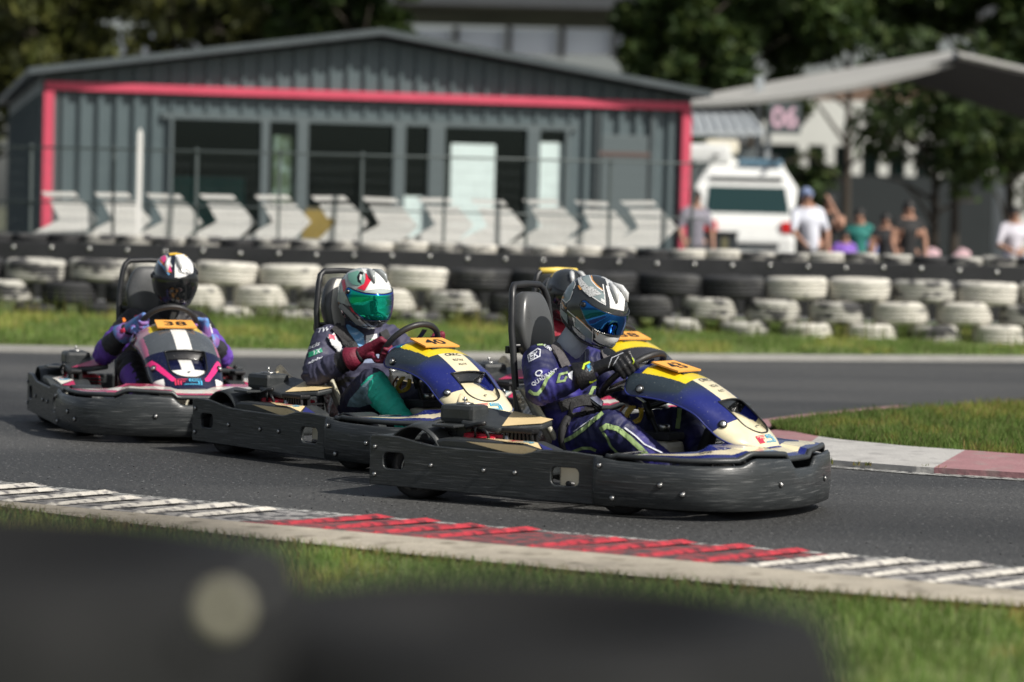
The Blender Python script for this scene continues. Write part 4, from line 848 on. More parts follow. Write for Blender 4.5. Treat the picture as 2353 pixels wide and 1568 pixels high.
    for q in (90, 200, 340): sp_.box((.07 * math.cos(R(q)), .07 * math.sin(R(q)), -.012), (.15, .03, .006), Matrix.Rotation(R(q), 3, 'Z'))
    sp_.lathe([(0, -.02), (.035, -.02), (.035, 0), (.02, .006), (0, .006)], 16); sp_.build('spokes', K['black'], sw)
    MB().tube([(.035, 0, .575), (.105, 0, .47), (.19, 0, .30), (.25, 0, .16)], .012, 10).build('steering_column', K['dark'], k)
    MB().tube([(.10, -.0, .475), (.135, 0, .405)], .019, 10).build('column_clamp', K['black'], k)
    for sgn in (-1, 1): MB().box((.075, sgn * .07, .515), (.14, .022, .005), Matrix.Rotation(R(28), 3, 'Y')).build('fairing_bracket', K['alu'], k)
    MB().tube([(.115, 0, .45), (.22, .08, .50), (.33, .10, .51)], .012, 8).build('fairing_strut', K['black'], k)
    wy = MB()
    for j in range(3): wy.tube(curve_pts([(.05 + .012 * j, -.045, .46), (.03, -.06 - .01 * j, .42 - .02 * j), (.055 + .02 * j, -.06, .385), (.10, -.05 + .01 * j, .41), (.085 + .01 * j, -.03, .45)], 6), .0055, 6)
    wy.build('fuel_hose', K['yellowtube'], k)
    MB().tube(curve_pts([(.02, -.05, .46), (-.005, -.06, .42), (.0, -.05, .38), (.03, -.04, .40), (.04, -.04, .46)], 6), .006, 6).build('wire_loop', K['brownwire'], k)
    MB().box((.215, 0, .20), (.16, .20, .21), bev=.03, taper=(.7, .9)).build('fuel_tank', K['tank'], k)
    MB().box((.19, 0, .325), (.17, .16, .035), bev=.008).build('tank_strap', K['belt'], k)
    MB().lathe([(0, .375), (.03, .375), (.032, .37), (.032, .34), (0, .34)], 16, Matrix.Translation((.185, .03, 0))).build('tank_cap', K['alu'], k)
    for sgn in (-1, 1): MB().tube([(.58, sgn * .17, .08), (.56, sgn * .17, .20), (.55, sgn * .10, .24)], .008, 8).build('pedal', K['alu'], k)
    # nose fairing
    Tt = [(.085, .640), (.13, .660), (.19, .662), (.25, .647), (.36, .618), (.45, .577), (.55, .517), (.62, .468), (.69, .405), (.735, .350), (.775, .306)]
    Et = [(.10, .585), (.105, .545), (.135, .522), (.216, .516), (.314, .504), (.40, .482), (.475, .448), (.535, .395), (.60, .345), (.68, .314), (.768, .300)]
    Wt = [.185, .215, .228, .235, .232, .23, .226, .22, .213, .19, .085]
    vt = np.linspace(0, 1, len(Tt)); tt = curve_pts([(a, 0, b) for a, b in Tt], 10); et = curve_pts([(a, 0, b) for a, b in Et], 10); wt = curve_pts([(a, 0, 0) for a in Wt], 10); NN = len(tt) - 1
    def nose0(u, v):
        i = min(int(v * NN), NN - 1); f = v * NN - i; T, E, w = tt[i].lerp(tt[i + 1], f), et[i].lerp(et[i + 1], f), wt[i].lerp(wt[i + 1], f).x; a = 2 * u - 1; q = abs(a) * math.pi / 2
        return Vector((T.x + (E.x - T.x) * (1 - math.cos(q)), w * math.sin(a * math.pi / 2), T.z + (E.z - T.z) * (1 - math.cos(q))))
    def inhole(p, v):
        if not .60 < v < .865: return -1
        t = (v - .60) / .265; hw = .118 - .012 * t; hw = hw if t < .6 else hw * math.sqrt(max(0, 1 - ((t - .6) / .41) ** 2)) * .98 + .0
        return -1 if abs(p.y) > hw else t
    def nose(u, v):
        p = nose0(u, v); t = inhole(p, v)
        if t >= 0:
            dpt = .060 * (1 - t) ** 1.0; p = p + Vector((-.55, 0, -.83)) * dpt
        return p
    sc_ = scheme['nose']
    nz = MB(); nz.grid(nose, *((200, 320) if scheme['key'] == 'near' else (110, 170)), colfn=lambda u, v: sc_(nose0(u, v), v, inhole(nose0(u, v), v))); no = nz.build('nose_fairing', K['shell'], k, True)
    edge = [nose0(0, i / 60) for i in range(61)] + [nose0(j / 20, 1) for j in range(1, 20)] + [nose0(1, 1 - i / 60) for i in range(61)] + [nose0(1 - j / 20, 0) for j in range(1, 20)]
    MB().tube(edge, .0045, 6, closed=True).build('fairing_edge', mat('fairing_edge', scheme['edge'], .35), no)
    hr = []
    for i in range(41):
        t = i / 40; v = .602 + .262 * t; hw = .118 - .012 * t; hw = hw if t < .6 else hw * math.sqrt(max(0, 1 - ((t - .6) / .41) ** 2)); hr.append((v, hw))
    def at_y(v, y):
        i = min(int(v * NN), NN - 1); w = wt[i].lerp(wt[i + 1], v * NN - i).x; return nose0(.5 + math.asin(max(-1, min(1, y / w))) / math.pi, v)
    loop = [at_y(v, -w) for v, w in hr] + [at_y(v, w) for v, w in hr[::-1]] + [at_y(.602, y) for y in (.09, .05, 0, -.05, -.09)]
    MB().tube(loop, .0045, 6, closed=True).build('intake_edge', K['black'], no)
    bolt(at_y(.26, -.226) + Vector((0, -.004, 0)), no, (-.1, -.95, .3), 1.7); bolt(at_y(.74, -.19) + Vector((0, -.004, .002)), no, (.5, -.75, .5), 1.6); bolt(at_y(.26, .226) + Vector((0, .004, 0)), no, (-.1, .95, .3), 1.7); bolt(at_y(.74, .19) + Vector((0, .004, .002)), no, (.5, .75, .5), 1.6)
    MB().lathe([(0, 0), (.008, .0), (.008, .003), (0, .003)], 10, Matrix.Translation(nose(.5, .80) + Vector((.004, 0, .006)))).build('bolt', K['black'], no)
    fs_emblem(no, lambda a, b: at_y(.915 - b * .062, -.015 + a * .15) + Vector((.0025, 0, .003)))
    if scheme.get('strip'):
        for txt, v0, w_, h_ in (('CRKC', .455, .10, .028), ('ROTAX', .51, .07, .018), ('ALCT', .545, .06, .014)):
            vv, ff = text2d(txt, .01); me = bpy.data.meshes.new('lettering'); me.from_pydata([(at_y(v0 - b * h_, a * w_) + Vector((.0015, 0, .002)))[:] for a, b in vv], [], ff); me.materials.append(K['ink']); link('lettering', me, no)
    # number plate
    np_ = [Vector(q) for q in ((.175, -.115, .660), (.335, -.12, .620), (.335, .12, .620), (.175, .115, .660))]; npx = (np_[3] - np_[0]).normalized(); npy = (np_[0] - np_[1]).normalized(); npn = npx.cross(npy).normalized(); cen = sum(np_, Vector()) / 4
    PM = frame(cen, npx, npy, npn); lift = .010 if not scheme.get('plateup') else .012
    if scheme.get('plateup'): PM = frame(cen + Vector((.03, 0, .0)), npx, Vector((-.35, 0, .94)), Vector((.94, 0, .35)))
    pmesh = MB(); pmesh.prism([(-.118, -.075), (.118, -.075), (.112, .075), (-.112, .075)], lift, lift + .008, PM); plate = pmesh.build('number_plate', K['orange'], no)
    MB().prism([(-.075, -.082), (.085, -.082), (.075, .05), (-.065, .05)], 0, lift - .001, PM).build('plate_backing', K['belt'], no)
    v, f = text2d(number, .02); flat_decal('digits', (v * np.array((.135, .085)), f), PM @ Matrix.Translation((0, 0, lift + .0095)), K['ink'], plate)
    return k
def fs_emblem(par, fn):
    """the F S badge: three nested lines each, red and blue"""
    F = [[(-.5, -.5), (-.5, .5), (-.02, .5)], [(-.40, -.5), (-.40, .33), (-.05, .33)], [(-.30, -.5), (-.30, .14), (-.12, .14)], [(-.40, .0), (-.12, .0)]]
    S = [[(.5, .5), (.05, .5), (.05, .06), (.40, .06), (.40, -.36), (-.15, -.36)], [(.5, .34), (.15, .34), (.15, .20), (.5, .20), (.5, -.5), (-.2, -.5)]]
    for nm, L_, m in (('emblem', F, K['redp']), ('emblem', S, K['cyan'])):
        polys = []
        for l in L_: polys += strip2d(l, .06)
        vs, fs = poly2d(polys, .2); me = bpy.data.meshes.new(nm); me.from_pydata([fn(a, b)[:] for a, b in vs], [], fs); me.materials.append(m); link(nm, me, par)
def nose_blue(p, v, t):
    a = abs(p.y)
    if t >= 0:
        if t < .15: return (.008, .009, .010)  # shadow at the deep end of the intake, painted near black
        if t < .50 and p.y > .02 + .06 * (t - .1): return (.09, .10, .11) if p.y < .065 else BLUE
        return CREAM
    s = a / .232; mixc = lambda A, B_, t: tuple(A[i] + (B_[i] - A[i]) * max(0., min(1., t)) for i in range(3))
    if .17 + .25 * max(0, a - .11) < v < .435 and a < .160 - .10 * max(0, v - .26): return YEL
    if .435 <= v < .60 and a < .085: return CREAM
    if v > .715 + (.03 if a > .10 else -.02 * math.cos(a * 30)): return CREAM
    if v < .17 and s < .70: return BLUE
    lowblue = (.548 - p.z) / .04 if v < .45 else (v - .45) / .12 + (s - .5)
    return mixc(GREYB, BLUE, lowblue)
def nose_far(p, v, t):
    a = abs(p.y)
    if t >= 0:
        if t < .12: return (.006, .006, .007)  # intake shadow put into the colour
        return WHT if (a < .04 or (t > .62)) else NAVY
    if v < .30: return YEL if .20 < v and a < .15 else ((.42, .20, .26) if a > .12 else WHT)
    if v < .36: return YEL if a < .16 else (.45, .25, .30)
    if v < .60: return WHT if a < .045 else ((.075, .085, .095) if a < .2 else (.45, .12, .22))
    if .66 < v < .90 and a > .085 and abs(a - (.20 - .5 * (v - .68))) < .018: return PINK
    if v > .86 and a > .15: return WHT
    return NAVY
def nose_yellow(p, v, t):
    if t >= 0: return (.008, .008, .009) if t < .3 else WHT  # upper intake painted dark for its shadow, white ramp below
    s = abs(p.y) / .23
    if v < .16: return WHT
    if s > .72: return (.02, .022, .025)
    return YEL if v < .46 else (.03, .03, .034)
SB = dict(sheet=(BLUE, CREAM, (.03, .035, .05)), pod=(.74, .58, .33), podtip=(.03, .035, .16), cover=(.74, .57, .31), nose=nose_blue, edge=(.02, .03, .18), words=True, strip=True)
KP = {'near': ((.54634, 14.21857), 30.0), 'mid': ((-.585, 16.25), 48.5), 'far': ((-2.06, 17.95), 72.0), 'back': ((.55, 17.92), 60.0)}
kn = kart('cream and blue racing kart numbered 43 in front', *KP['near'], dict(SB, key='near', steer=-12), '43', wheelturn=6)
kmid = kart('cream and blue racing kart numbered 40 with green suited driver', *KP['mid'], dict(SB, key='mid', frontguard=True, padsunlit=True, steer=8, words=True), '40', wheelturn=6)
SF = dict(key='far', sheet=((.45, .06, .13), (.66, .65, .58), (.05, .05, .055)), pod=(.62, .60, .55), podtip=(.4, .03, .10), cover=(.50, .05, .14), nose=nose_far, edge=(.01, .012, .03), frontguard=True, steer=6)
kf = kart('navy, white and pink racing kart at the far left', *KP['far'], SF, '38', wheelturn=8)
SY = dict(key='back', sheet=((.55, .03, .10), (.70, .69, .62), (.05, .05, .055)), pod=(.66, .64, .58), podtip=(.5, .03, .10), cover=(.50, .04, .12), nose=nose_yellow, edge=(.5, .4, .1), frontguard=True)
kb = kart('yellow and white racing kart numbered 38 mostly hidden behind the front kart', *KP['back'], SY, '38', hoopcap=True)
# ------------------------------------------------------------------ drivers
def zc(x0, y0, f): return lambda p: ((x0 + p[0] / f) / 1.632, (y0 + p[1] / f) / 1.632)
Z2, Z5, Z6, ZH, Z3 = zc(1900, 1200, 3.015), zc(1140, 980, 3.4086), zc(420, 920, 2.8), zc(2020, 1000, 4.6125), zc(2280, 1320, 3.409)
SK = .61275     # zoom scale to photo scale (1 / 1.632)
def kmat(key): (x, y), d = KP[key]; return Matrix.Translation((x, y, 0)) @ Matrix.Rotation(R(-d), 4, 'Z')
DM = {}
DM['near'] = mat('navy_violet_race_suit', attr=True, rough=.62, var=.18, vscale=22, col2=(.035, .028, .24), c2scale=6.5, c2lo=.48, c2hi=.68, bump=.6, bscale=16)
DM['mid'] = mat('slate_race_suit', attr=True, rough=.7, var=.15, vscale=22, bump=.6, bscale=16)
DM['far'] = mat('purple_black_race_suit', attr=True, rough=.6, var=.15, vscale=22, bump=.3, bscale=30)
DM['glove'] = mat('black_leather_glove', (.014, .014, .016), .38, var=.25, vscale=40, bump=.4, bscale=90)
DM['gred'] = mat('dark_red_glove', (.16, .008, .03), .6, var=.3, vscale=40, bump=.4, bscale=90); DM['gpur'] = mat('violet_pink_glove', (.22, .10, .32), .6, col2=(.10, .25, .55), c2scale=18, var=.2)
DM['lime'] = mat('sage_lime_stripe', (.30, .42, .17), .65, var=.08); DM['limey'] = mat('bright_lime', (.55, .72, .04), .6); DM['whitep'] = mat('white_suit_print', (.68, .70, .76), .6); DM['azure'] = mat('azure_glove_print', (.03, .32, .62), .5, col2=(.01, .01, .012), c2scale=60)
DM['strapg'] = mat('grey_shoulder_pad', (.085, .078, .082), .75, var=.15, bump=.3, bscale=120); DM['mesh_belt'] = mat('dark_rib_protector', (.035, .035, .037), .75, var=.5, vscale=90, bump=.6, bscale=160)
DM['neck'] = mat('pale_blue_neck_tube', (.42, .46, .54), .75, var=.08, bump=.5, bscale=30); DM['skin'] = mat('skin', (.36, .20, .13), .5)
DM['shoe'] = mat('black_race_boot', (.016, .016, .018), .5, bump=.3, bscale=50); DM['chrome'] = mat('polished_buckle', (.75, .80, .82), .10, metal=1.)
DM['hshell'] = mat('helmet_lacquer', attr=True, rough=.13, coat=.8, var=.03)
for nm, c in dict(hgrey=(.24, .30, .31), hlight=(.56, .57, .57), hwhite=(.80, .80, .79), horange=(.72, .33, .08), hblack=(.012, .012, .013), hred=(.68, .02, .05), hgreen=(.16, .36, .29), hyellow=(.86, .52, .02), hpink=(.80, .05, .24), hblue=(.16, .36, .60), horange2=(.85, .22, .03), hmid=(.30, .32, .32), hdark=(.035, .042, .045)).items(): DM[nm] = mat('helmet_' + nm[1:], c, .15, coat=.6, var=.04)
DM['hdots'] = mat('dotted_white_panel', (.62, .63, .63), .18, coat=.5, speck=(230, .55, (.03, .03, .03)))
DM['visor_blue'] = mat('blue_mirror_visor', (.025, .15, .46), .05, metal=1.)
vm = mat('iridescent_visor', attr=True, rough=.06, metal=.9); DM['visor_irid'] = vm
DM['visor_dark'] = mat('dark_smoke_visor', (.008, .009, .010), .05, coat=.3)
def sstep(a, b, x): t = max(0., min(1., (x - a) / (b - a))); return t * t * (3 - 2 * t)
def helm(az, el, off=0.):
    a, e = R(az), R(el); d = Vector((math.cos(e) * math.cos(a), math.cos(e) * math.sin(a), math.sin(e))); q = 2.25
    n = (abs(d.x) ** q + abs(d.y) ** q + abs(d.z) ** q) ** (-1 / q); f = sstep(0, -38, el) * max(0., math.cos(a)) ** 1.3
    bk = sstep(-5, -50, el) * max(0., -math.cos(a))
    p = Vector((.166 * d.x * n * (1 + .17 * f - .16 * bk), .132 * d.y * n * (1 - .10 * f), .166 * d.z * n))
    zm = -.120 - .040 * max(-.6, math.cos(a))
    if p.z < zm: p = Vector((p.x * (1 - .25 * min(1, (zm - p.z) / .05)), p.y * (1 - .25 * min(1, (zm - p.z) / .05)), zm + (p.z - zm) * .12))
    return p + d * off
VS = [-14., 19.]
VLO = lambda a: float(np.interp(abs(a), [0, 45, 66, 82, 90], [VS[0], VS[0] + 1, VS[0] * .5 - 1, 6, 13])); VHI = lambda a: float(np.interp(abs(a), [0, 45, 70, 84, 90], [VS[1], VS[1] + 1, 22, 25, 21]))
def helmet(par, M, base, visor, vfn=None):
    mb = MB(); mb.grid(lambda u, v: helm(-180 + 360 * u, -89 + 178 * v), 96, 64, colfn=lambda u, v: base(-180 + 360 * u, -89 + 178 * v)); h = mb.build('helmet', DM['hshell'], par, True); h.matrix_local = M
    vb = MB(); vb.grid(lambda u, v: helm(-90 + 180 * u, VLO(-90 + 180 * u) + (VHI(-90 + 180 * u) - VLO(-90 + 180 * u)) * v, .0065), 80, 20, colfn=vfn); vo = vb.build('visor', visor, h, vfn is not None); sm = vo.modifiers.new('thickness', 'SOLIDIFY'); sm.thickness = .005; sm.offset = -1
    e1 = [helm(a, VHI(a), .005) for a in range(-90, 91, 5)]; e2 = [helm(a, VLO(a), .005) for a in range(-90, 91, 5)]; MB().tube(e1 + e2[::-1], .0035, 6, closed=True).build('visor_seal', DM['hblack'], h)
    for s in (-1, 1):
        pv = MB(); q = helm(s * 84, 16, .012); T = frame(q, (1, 0, 0), (0, 0, 1) if s < 0 else (0, 0, -1)); pv.lathe([(0, .004), (.012, .003), (.014, 0), (.014, -.01)], 14, T); pv.build('pivot', DM['hblack'], h)
    vt = MB()
    for s in (-1, 1): vt.tube([helm(s * 22, 38, .004), helm(s * 24, 50, .014), helm(s * 26, 62, .012), helm(s * 28, 76, .003)], [.006, .015, .015, .005], 8)
    vt.build('roof_vent', DM['hlight'] if base(0, 60)[0] < .1 else DM['hmid'], h)
    MB().tube([helm(-24, -36, .002), helm(0, -37, .005), helm(24, -36, .002)], [.006, .009, .006], 8).build('chin_vent', DM['hdark'], h)
    MB().tube([helm(a, -46 - 14 * max(-.6, math.cos(R(a))) * 0 - 4, -.001) for a in range(-170, 171, 10)], .006, 8).build('lower_trim', DM['hblack'], h)
    return h
def hand(name, par, wrist, G, T, side, m, thumb=True):
    wrist, G, T = Vector(wrist), Vector(G), Vector(T).normalized(); A = (wrist - G); A = (A - T * A.dot(T)).normalized(); Bv = T.cross(A); Bv = Bv if Bv.z > 0 else -Bv
    mb = MB(); rr = .037
    kn = []
    for i, (ln, ra) in enumerate(((.95, .0145), (1.0, .0152), (.97, .0147), (.86, .0132))):
        o = G + T * ((i - 1.5) * .0255) * side; pts = [o + (A * math.cos(R(a)) + Bv * math.sin(R(a))) * r_ for a, r_ in ((38, rr + .020), (92, rr * ln + .006), (150, rr * ln - .002), (215, rr * ln - .006), (260, rr * ln - .010))]
        kn.append(pts[0]); rs = [ra * 1.12, ra * 1.05, ra, ra * .92, ra * .82]
        for j in range(4): mb.capsule(pts[j], rs[j], pts[j + 1], rs[j + 1], 10)
    for q in kn: mb.capsule(wrist + (q - wrist) * .05, .038, q, .0195, 10)
    tb = [wrist.lerp(G + A * .04 + T * .045 * side * -1, .55), G + A * .042 - Bv * .008 - T * .050 * side, G + A * .012 - Bv * .036 - T * .046 * side, G - A * .018 - Bv * .034 - T * .034 * side]
    for j in range(3): mb.capsule(tb[j], (.020, .0165, .0145)[j], tb[j + 1], (.0165, .0145, .0125)[j], 10)
    mb.capsule(wrist, .040, wrist + (wrist - G).normalized() * .04, .044, 10)
    me = remesh(name, mb, .0042, 3, .5); me.materials.append(m); return link(name, me, par)
def driver(key, label, J, voxel, colfn, hel, base, visor, glove, neckc, vfn=None, seed=1, vs=(-14, 19)):
    VS[:] = vs
    """J: joints in the kart's own axes.  The body is one continuous skin."""
    mb = MB(); c = mb.capsule; s = J['lean']
    hp, ab, cs, nk = Vector(J['pelvis']), Vector(J['belly']), Vector(J['chest']), Vector(J['neck'])
    lat = Vector((0, 1, 0))
    c(hp - lat * .085, .112, hp + lat * .085, .112); c(hp - lat * .04, .120, ab - lat * .045, .115); c(hp + lat * .04, .120, ab + lat * .045, .115)
    c(ab - lat * .045, .115, cs - lat * .07, .120); c(ab + lat * .045, .115, cs + lat * .07, .120); c(cs - lat * .07, .12, cs + lat * .07, .12)
    sh = [Vector(J['shR']), Vector(J['shL'])]; mid = (sh[0] + sh[1]) / 2
    c(cs - lat * .06, .115, sh[0] + (mid - sh[0]) * .35, .082); c(cs + lat * .06, .115, sh[1] + (mid - sh[1]) * .35, .082); c(sh[0], .074, mid, .085); c(sh[1], .074, mid, .085); c(mid, .07, nk, .058)
    for sd, i in (('R', 0), ('L', 1)):
        el, wr = Vector(J['el' + sd]), Vector(J['wr' + sd]); c(sh[i], .084, sh[i].lerp(el, .55), .078); c(sh[i].lerp(el, .55), .078, el, .070); c(el, .072, el.lerp(wr, .4), .070); c(el.lerp(wr, .4), .070, wr, .046)
        kn, an, to = Vector(J['kn' + sd]), Vector(J['an' + sd]), Vector(J['to' + sd]); h0 = hp + lat * (.09 if i else -.09)
        c(h0, .116, h0.lerp(kn, .5), .106); c(h0.lerp(kn, .5), .106, kn, .086); c(kn, .086, kn.lerp(an, .35), .080); c(kn.lerp(an, .35), .080, an, .054); c(an, .046, an + (to - an) * .25, .042)
    me = remesh('person', mb, voxel, 8, .5)
    bones = [('torso', hp, cs), ('torso', cs, mid), ('neck', mid, nk)]
    for sd, i in (('R', 0), ('L', 1)): bones += [('up' + sd, sh[i], Vector(J['el' + sd])), ('fo' + sd, Vector(J['el' + sd]), Vector(J['wr' + sd])), ('th' + sd, hp + lat * (.09 if i else -.09), Vector(J['kn' + sd])), ('sh' + sd, Vector(J['kn' + sd]), Vector(J['an' + sd]))]
    n = len(me.vertices); co = np.empty(n * 3); me.vertices.foreach_get('co', co); co = co.reshape(-1, 3); no = np.empty(n * 3); me.vertices.foreach_get('normal', no); no = no.reshape(-1, 3)
    def near(P):
        best = np.full(len(P), 9.); bi = np.zeros(len(P), int); bt = np.zeros(len(P))
        for k, (nm, a, b) in enumerate(bones):
            a_, d = np.array(a), np.array(b) - np.array(a); t = np.clip(((P - a_) @ d) / (d @ d), 0, 1); ds = np.linalg.norm(P - a_ - t[:, None] * d, axis=1); q = ds < best; best[q] = ds[q]; bi[q] = k; bt[q] = t[q]
        return bi, bt
    bi, bt = near(co); disp = np.empty(n)
    for i in range(n):   # folds in the cloth run round the limbs, strongest near the joints
        nm, a, b = bones[bi[i]]; ax = (b - a).normalized(); p = Vector(co[i]); al = ax * p.dot(ax); q = (p - al) * 9 + al * 30; w = abs(bt[i] - .5) * 2
        f = noise.noise(q + Vector((seed * 7, 0, 0))); disp[i] = (.0045 + .0075 * w) * (abs(f) * -1.9 + .5) + .002 * noise.noise(p * 55)
    co += no * disp[:, None]; me.vertices.foreach_set('co', co.ravel()); me.update()
    m = len(me.polygons); ctr = np.empty(m * 3); me.polygons.foreach_get('center', ctr); ctr = ctr.reshape(-1, 3); fi, ft = near(ctr)
    fnn = np.empty(m * 3); me.polygons.foreach_get('normal', fnn); fnn = fnn.reshape(-1, 3)
    cols = np.array([(*colfn(bones[fi[i]][0], ft[i], ctr[i], fnn[i]), 1.) for i in range(m)]); at = me.attributes.new('Col', 'FLOAT_COLOR', 'FACE'); at.data.foreach_set('color', cols.ravel()); me.materials.append(DM[J['suit']])
    p = link('person', me); p.matrix_world = kmat(key); tag(p, label, 'person', 'kart drivers')
    nm_ = MB(); nm_.capsule(nk + (mid - nk) * .35, .070, Vector(hel.translation) + Vector((-.06, 0, -.09)), .072, 16); 
    mesh_ = remesh('neck_tube', nm_, .008, 3); mesh_.materials.append(neckc); link('neck_tube', mesh_, p)
    h = helmet(p, hel, base, visor, vfn)
    Tm = None
    for sd, side in (('R', 1), ('L', -1)):
        ph = J['grip' + sd]; axn = Vector(WHL[key][1]).normalized(); xv = Vector((0, -1, 0)); yv = axn.cross(xv); G = Vector(WHL[key][0]) + (xv * math.cos(R(ph)) + yv * math.sin(R(ph))) * WR; T = -xv * math.sin(R(ph)) + yv * math.cos(R(ph))
        cl = .30 if key == 'near' else .20; w = Vector(J['wr' + sd]); gl_ = hand('glove', p, w, G, T, side, glove)
        cf = MB(); e = Vector(J['el' + sd]); cf.tube([w.lerp(e, cl), w.lerp(e, cl - .03), w.lerp(e, .07), w.lerp(e, -.05)], [.066, .069, .056, .047], 16); cf.build('cuff', glove, gl_)
        an, to = Vector(J['an' + sd]), Vector(J['to' + sd]); sm_ = MB(); sm_.capsule(an, .046, an.lerp(to, .35), .044); sm_.capsule(an.lerp(to, .3) + Vector((0, 0, -.008)), .042, to, .034); sm_.capsule(an + Vector((-.035, 0, -.045)) * .6, .036, to + Vector((0, 0, -.005)), .033)
        ms = remesh('boot', sm_, .009, 3); ms.materials.append(DM['shoe']); link('boot', ms, p)
    return p, h
def HM(x, y, z, yaw, pitch, roll=0): return Matrix.Translation((x, y, z)) @ Matrix.Rotation(R(yaw), 4, 'Z') @ Matrix.Rotation(R(pitch), 4, 'Y') @ Matrix.Rotation(R(roll), 4, 'X')
# --- near driver
JN = dict(suit='near', lean=0, pelvis=(-.30, 0, .235), belly=(-.325, 0, .40), chest=(-.335, 0, .545), neck=(-.29, 0, .755), shR=(-.365, -.195, .652), shL=(-.345, .195, .65), elR=(-.285, -.325, .525), wrR=(-.075, -.215, .620), elL=(-.12, .33, .49), wrL=(.06, .225, .525),
          knR=(.045, -.225, .362), anR=(.34, -.165, .180), toR=(.50, -.15, .225), knL=(.19, .225, .372), anL=(.325, .165, .215), toL=(.375, .15, .345), gripR=24, gripL=196)
NV = (.010, .012, .062)
def col_near(b, t, p, n):
    if b == 'torso' and p[2] < .44 and p[0] > -.36: return (.018, .018, .020)
    if b == 'foR' and t > .62: return (.008, .008, .014)
    return NV
pn, hn = driver('near', 'driver in navy violet suit with black and white helmet looking down', JN, .0085, col_near, HM(-.188, 0, .897, -6, 25, 3), lambda a, e: (.034, .038, .040), DM['visor_blue'], DM['glove'], DM['neck'], seed=1)
def on(ob, p, key, items, conv, eps=.002):
    """prints on a suit or helmet"""
    loc = ob.matrix_local if ob.parent else Matrix(); bv = BVHTree.FromPolygons([(loc @ v.co)[:] for v in ob.data.vertices], [list(q.vertices) for q in ob.data.polygons]); Mw = kmat(key); k = 0
    for nm, m, kind, data, w in items:
        e = eps + .0004 * (k % 5); k += 1
        if kind == 'poly': vf = poly2d([[conv(q) for q in data]], 4)
        elif kind == 'line': vf = poly2d([list(q) for q in strip2d([conv(q) for q in data], w)], 4)
        elif kind == 'loop': vf = poly2d([list(q) for q in strip2d([conv(q) for q in data], w, True)], 4)
        elif kind == 'text':
            v, f = text2d(data[0], .015); o, ax, ay = conv(data[1]), data[2], data[3]; s = conv((1, 0))[0] - conv((0, 0))[0]; vf = (aff(v, o, (ax[0] * s, ax[1] * s), (ay[0] * s, ay[1] * s)), f)
        d = pix_decal(nm, vf, DM[m] if m in DM else K[m], bv, Mw, p, e, kind != 'text')
        if d and ob.parent: d.parent = ob; d.matrix_local = loc.inverted()
def zw(w, f): return w / f / 1.632
w2 = lambda w: zw(w, 3.015)
on(pn, pn, 'near', [
    ('stripe', 'lime', 'line', [(255, 800), (300, 835), (350, 838), (410, 770), (460, 660), (530, 592)], w2(36)), ('stripe', 'lime', 'line', [(690, 598), (605, 618), (580, 700), (655, 688), (678, 640)], w2(24)),
    ('patch', 'whitep', 'poly', [(692, 612), (748, 578), (742, 680), (702, 655)], 0), ('stripe', 'lime', 'line', [(590, 938), (660, 925), (770, 895)], w2(22)),
    ('stripe', 'lime', 'line', [(640, 1375), (740, 1330), (870, 1240), (960, 1160), (1090, 1055)], w2(42)), ('stripe', 'lime', 'line', [(1060, 1245), (1130, 1200), (1250, 1230), (1380, 1330), (1500, 1440), (1640, 1580)], w2(56)),
    ('stripe', 'lime', 'line', [(1090, 1270), (1140, 1340), (1180, 1430), (1250, 1500), (1400, 1580)], w2(24)), ('stripe', 'lime', 'line', [(740, 1495), (850, 1450), (950, 1448), (1010, 1475)], w2(32)),
    ('stripe', 'whitep', 'line', [(1330, 1220), (1450, 1310), (1560, 1410), (1760, 1510)], w2(15)), ('stripe', 'whitep', 'line', [(760, 1270), (870, 1190), (990, 1105)], w2(8)),
    ('emblem', 'whitep', 'loop', [(243, 402), (352, 328), (380, 340), (376, 412), (256, 474)], w2(11)), ('lettering', 'whitep', 'text', ('EK', (312, 402), (92, -40), (-4, -62)), 0),
    ('lettering', 'whitep', 'text', ('Q', (366, 612), (80, -34), (-22, -74)), 0), ('lettering', 'whitep', 'text', ('QUADRANT', (432, 652), (285, -175), (-26, -42)), 0),
    ('lettering', 'whitep', 'text', ('OMP', (470, 318), (92, 62), (20, -36)), 0), ('stripe', 'lime', 'line', [(345, 285), (400, 282), (450, 290)], w2(16)),
    ('stripe', 'lime', 'line', [(940, 850), (975, 765), (1040, 770)], w2(36)), ('stripe', 'lime', 'line', [(1060, 850), (1090, 880)], w2(24)), ('zip', 'hdark', 'line', [(885, 360), (880, 480)], w2(9)),
    ('stripe', 'whitep', 'line', [(590, 270), (630, 300), (680, 320)], w2(8))], Z2, .0022)
on(pn, pn, 'near', [('stripe', 'lime', 'line', [(915, 725), (905, 860), (890, 980)], zw(58, 3.409)), ('stripe', 'lime', 'line', [(180, 640), (230, 740), (275, 850)], zw(30, 3.409)), ('stripe', 'whitep', 'line', [(1290, 980), (1350, 1100), (1380, 1180)], zw(24, 3.409))], Z3, .0022)
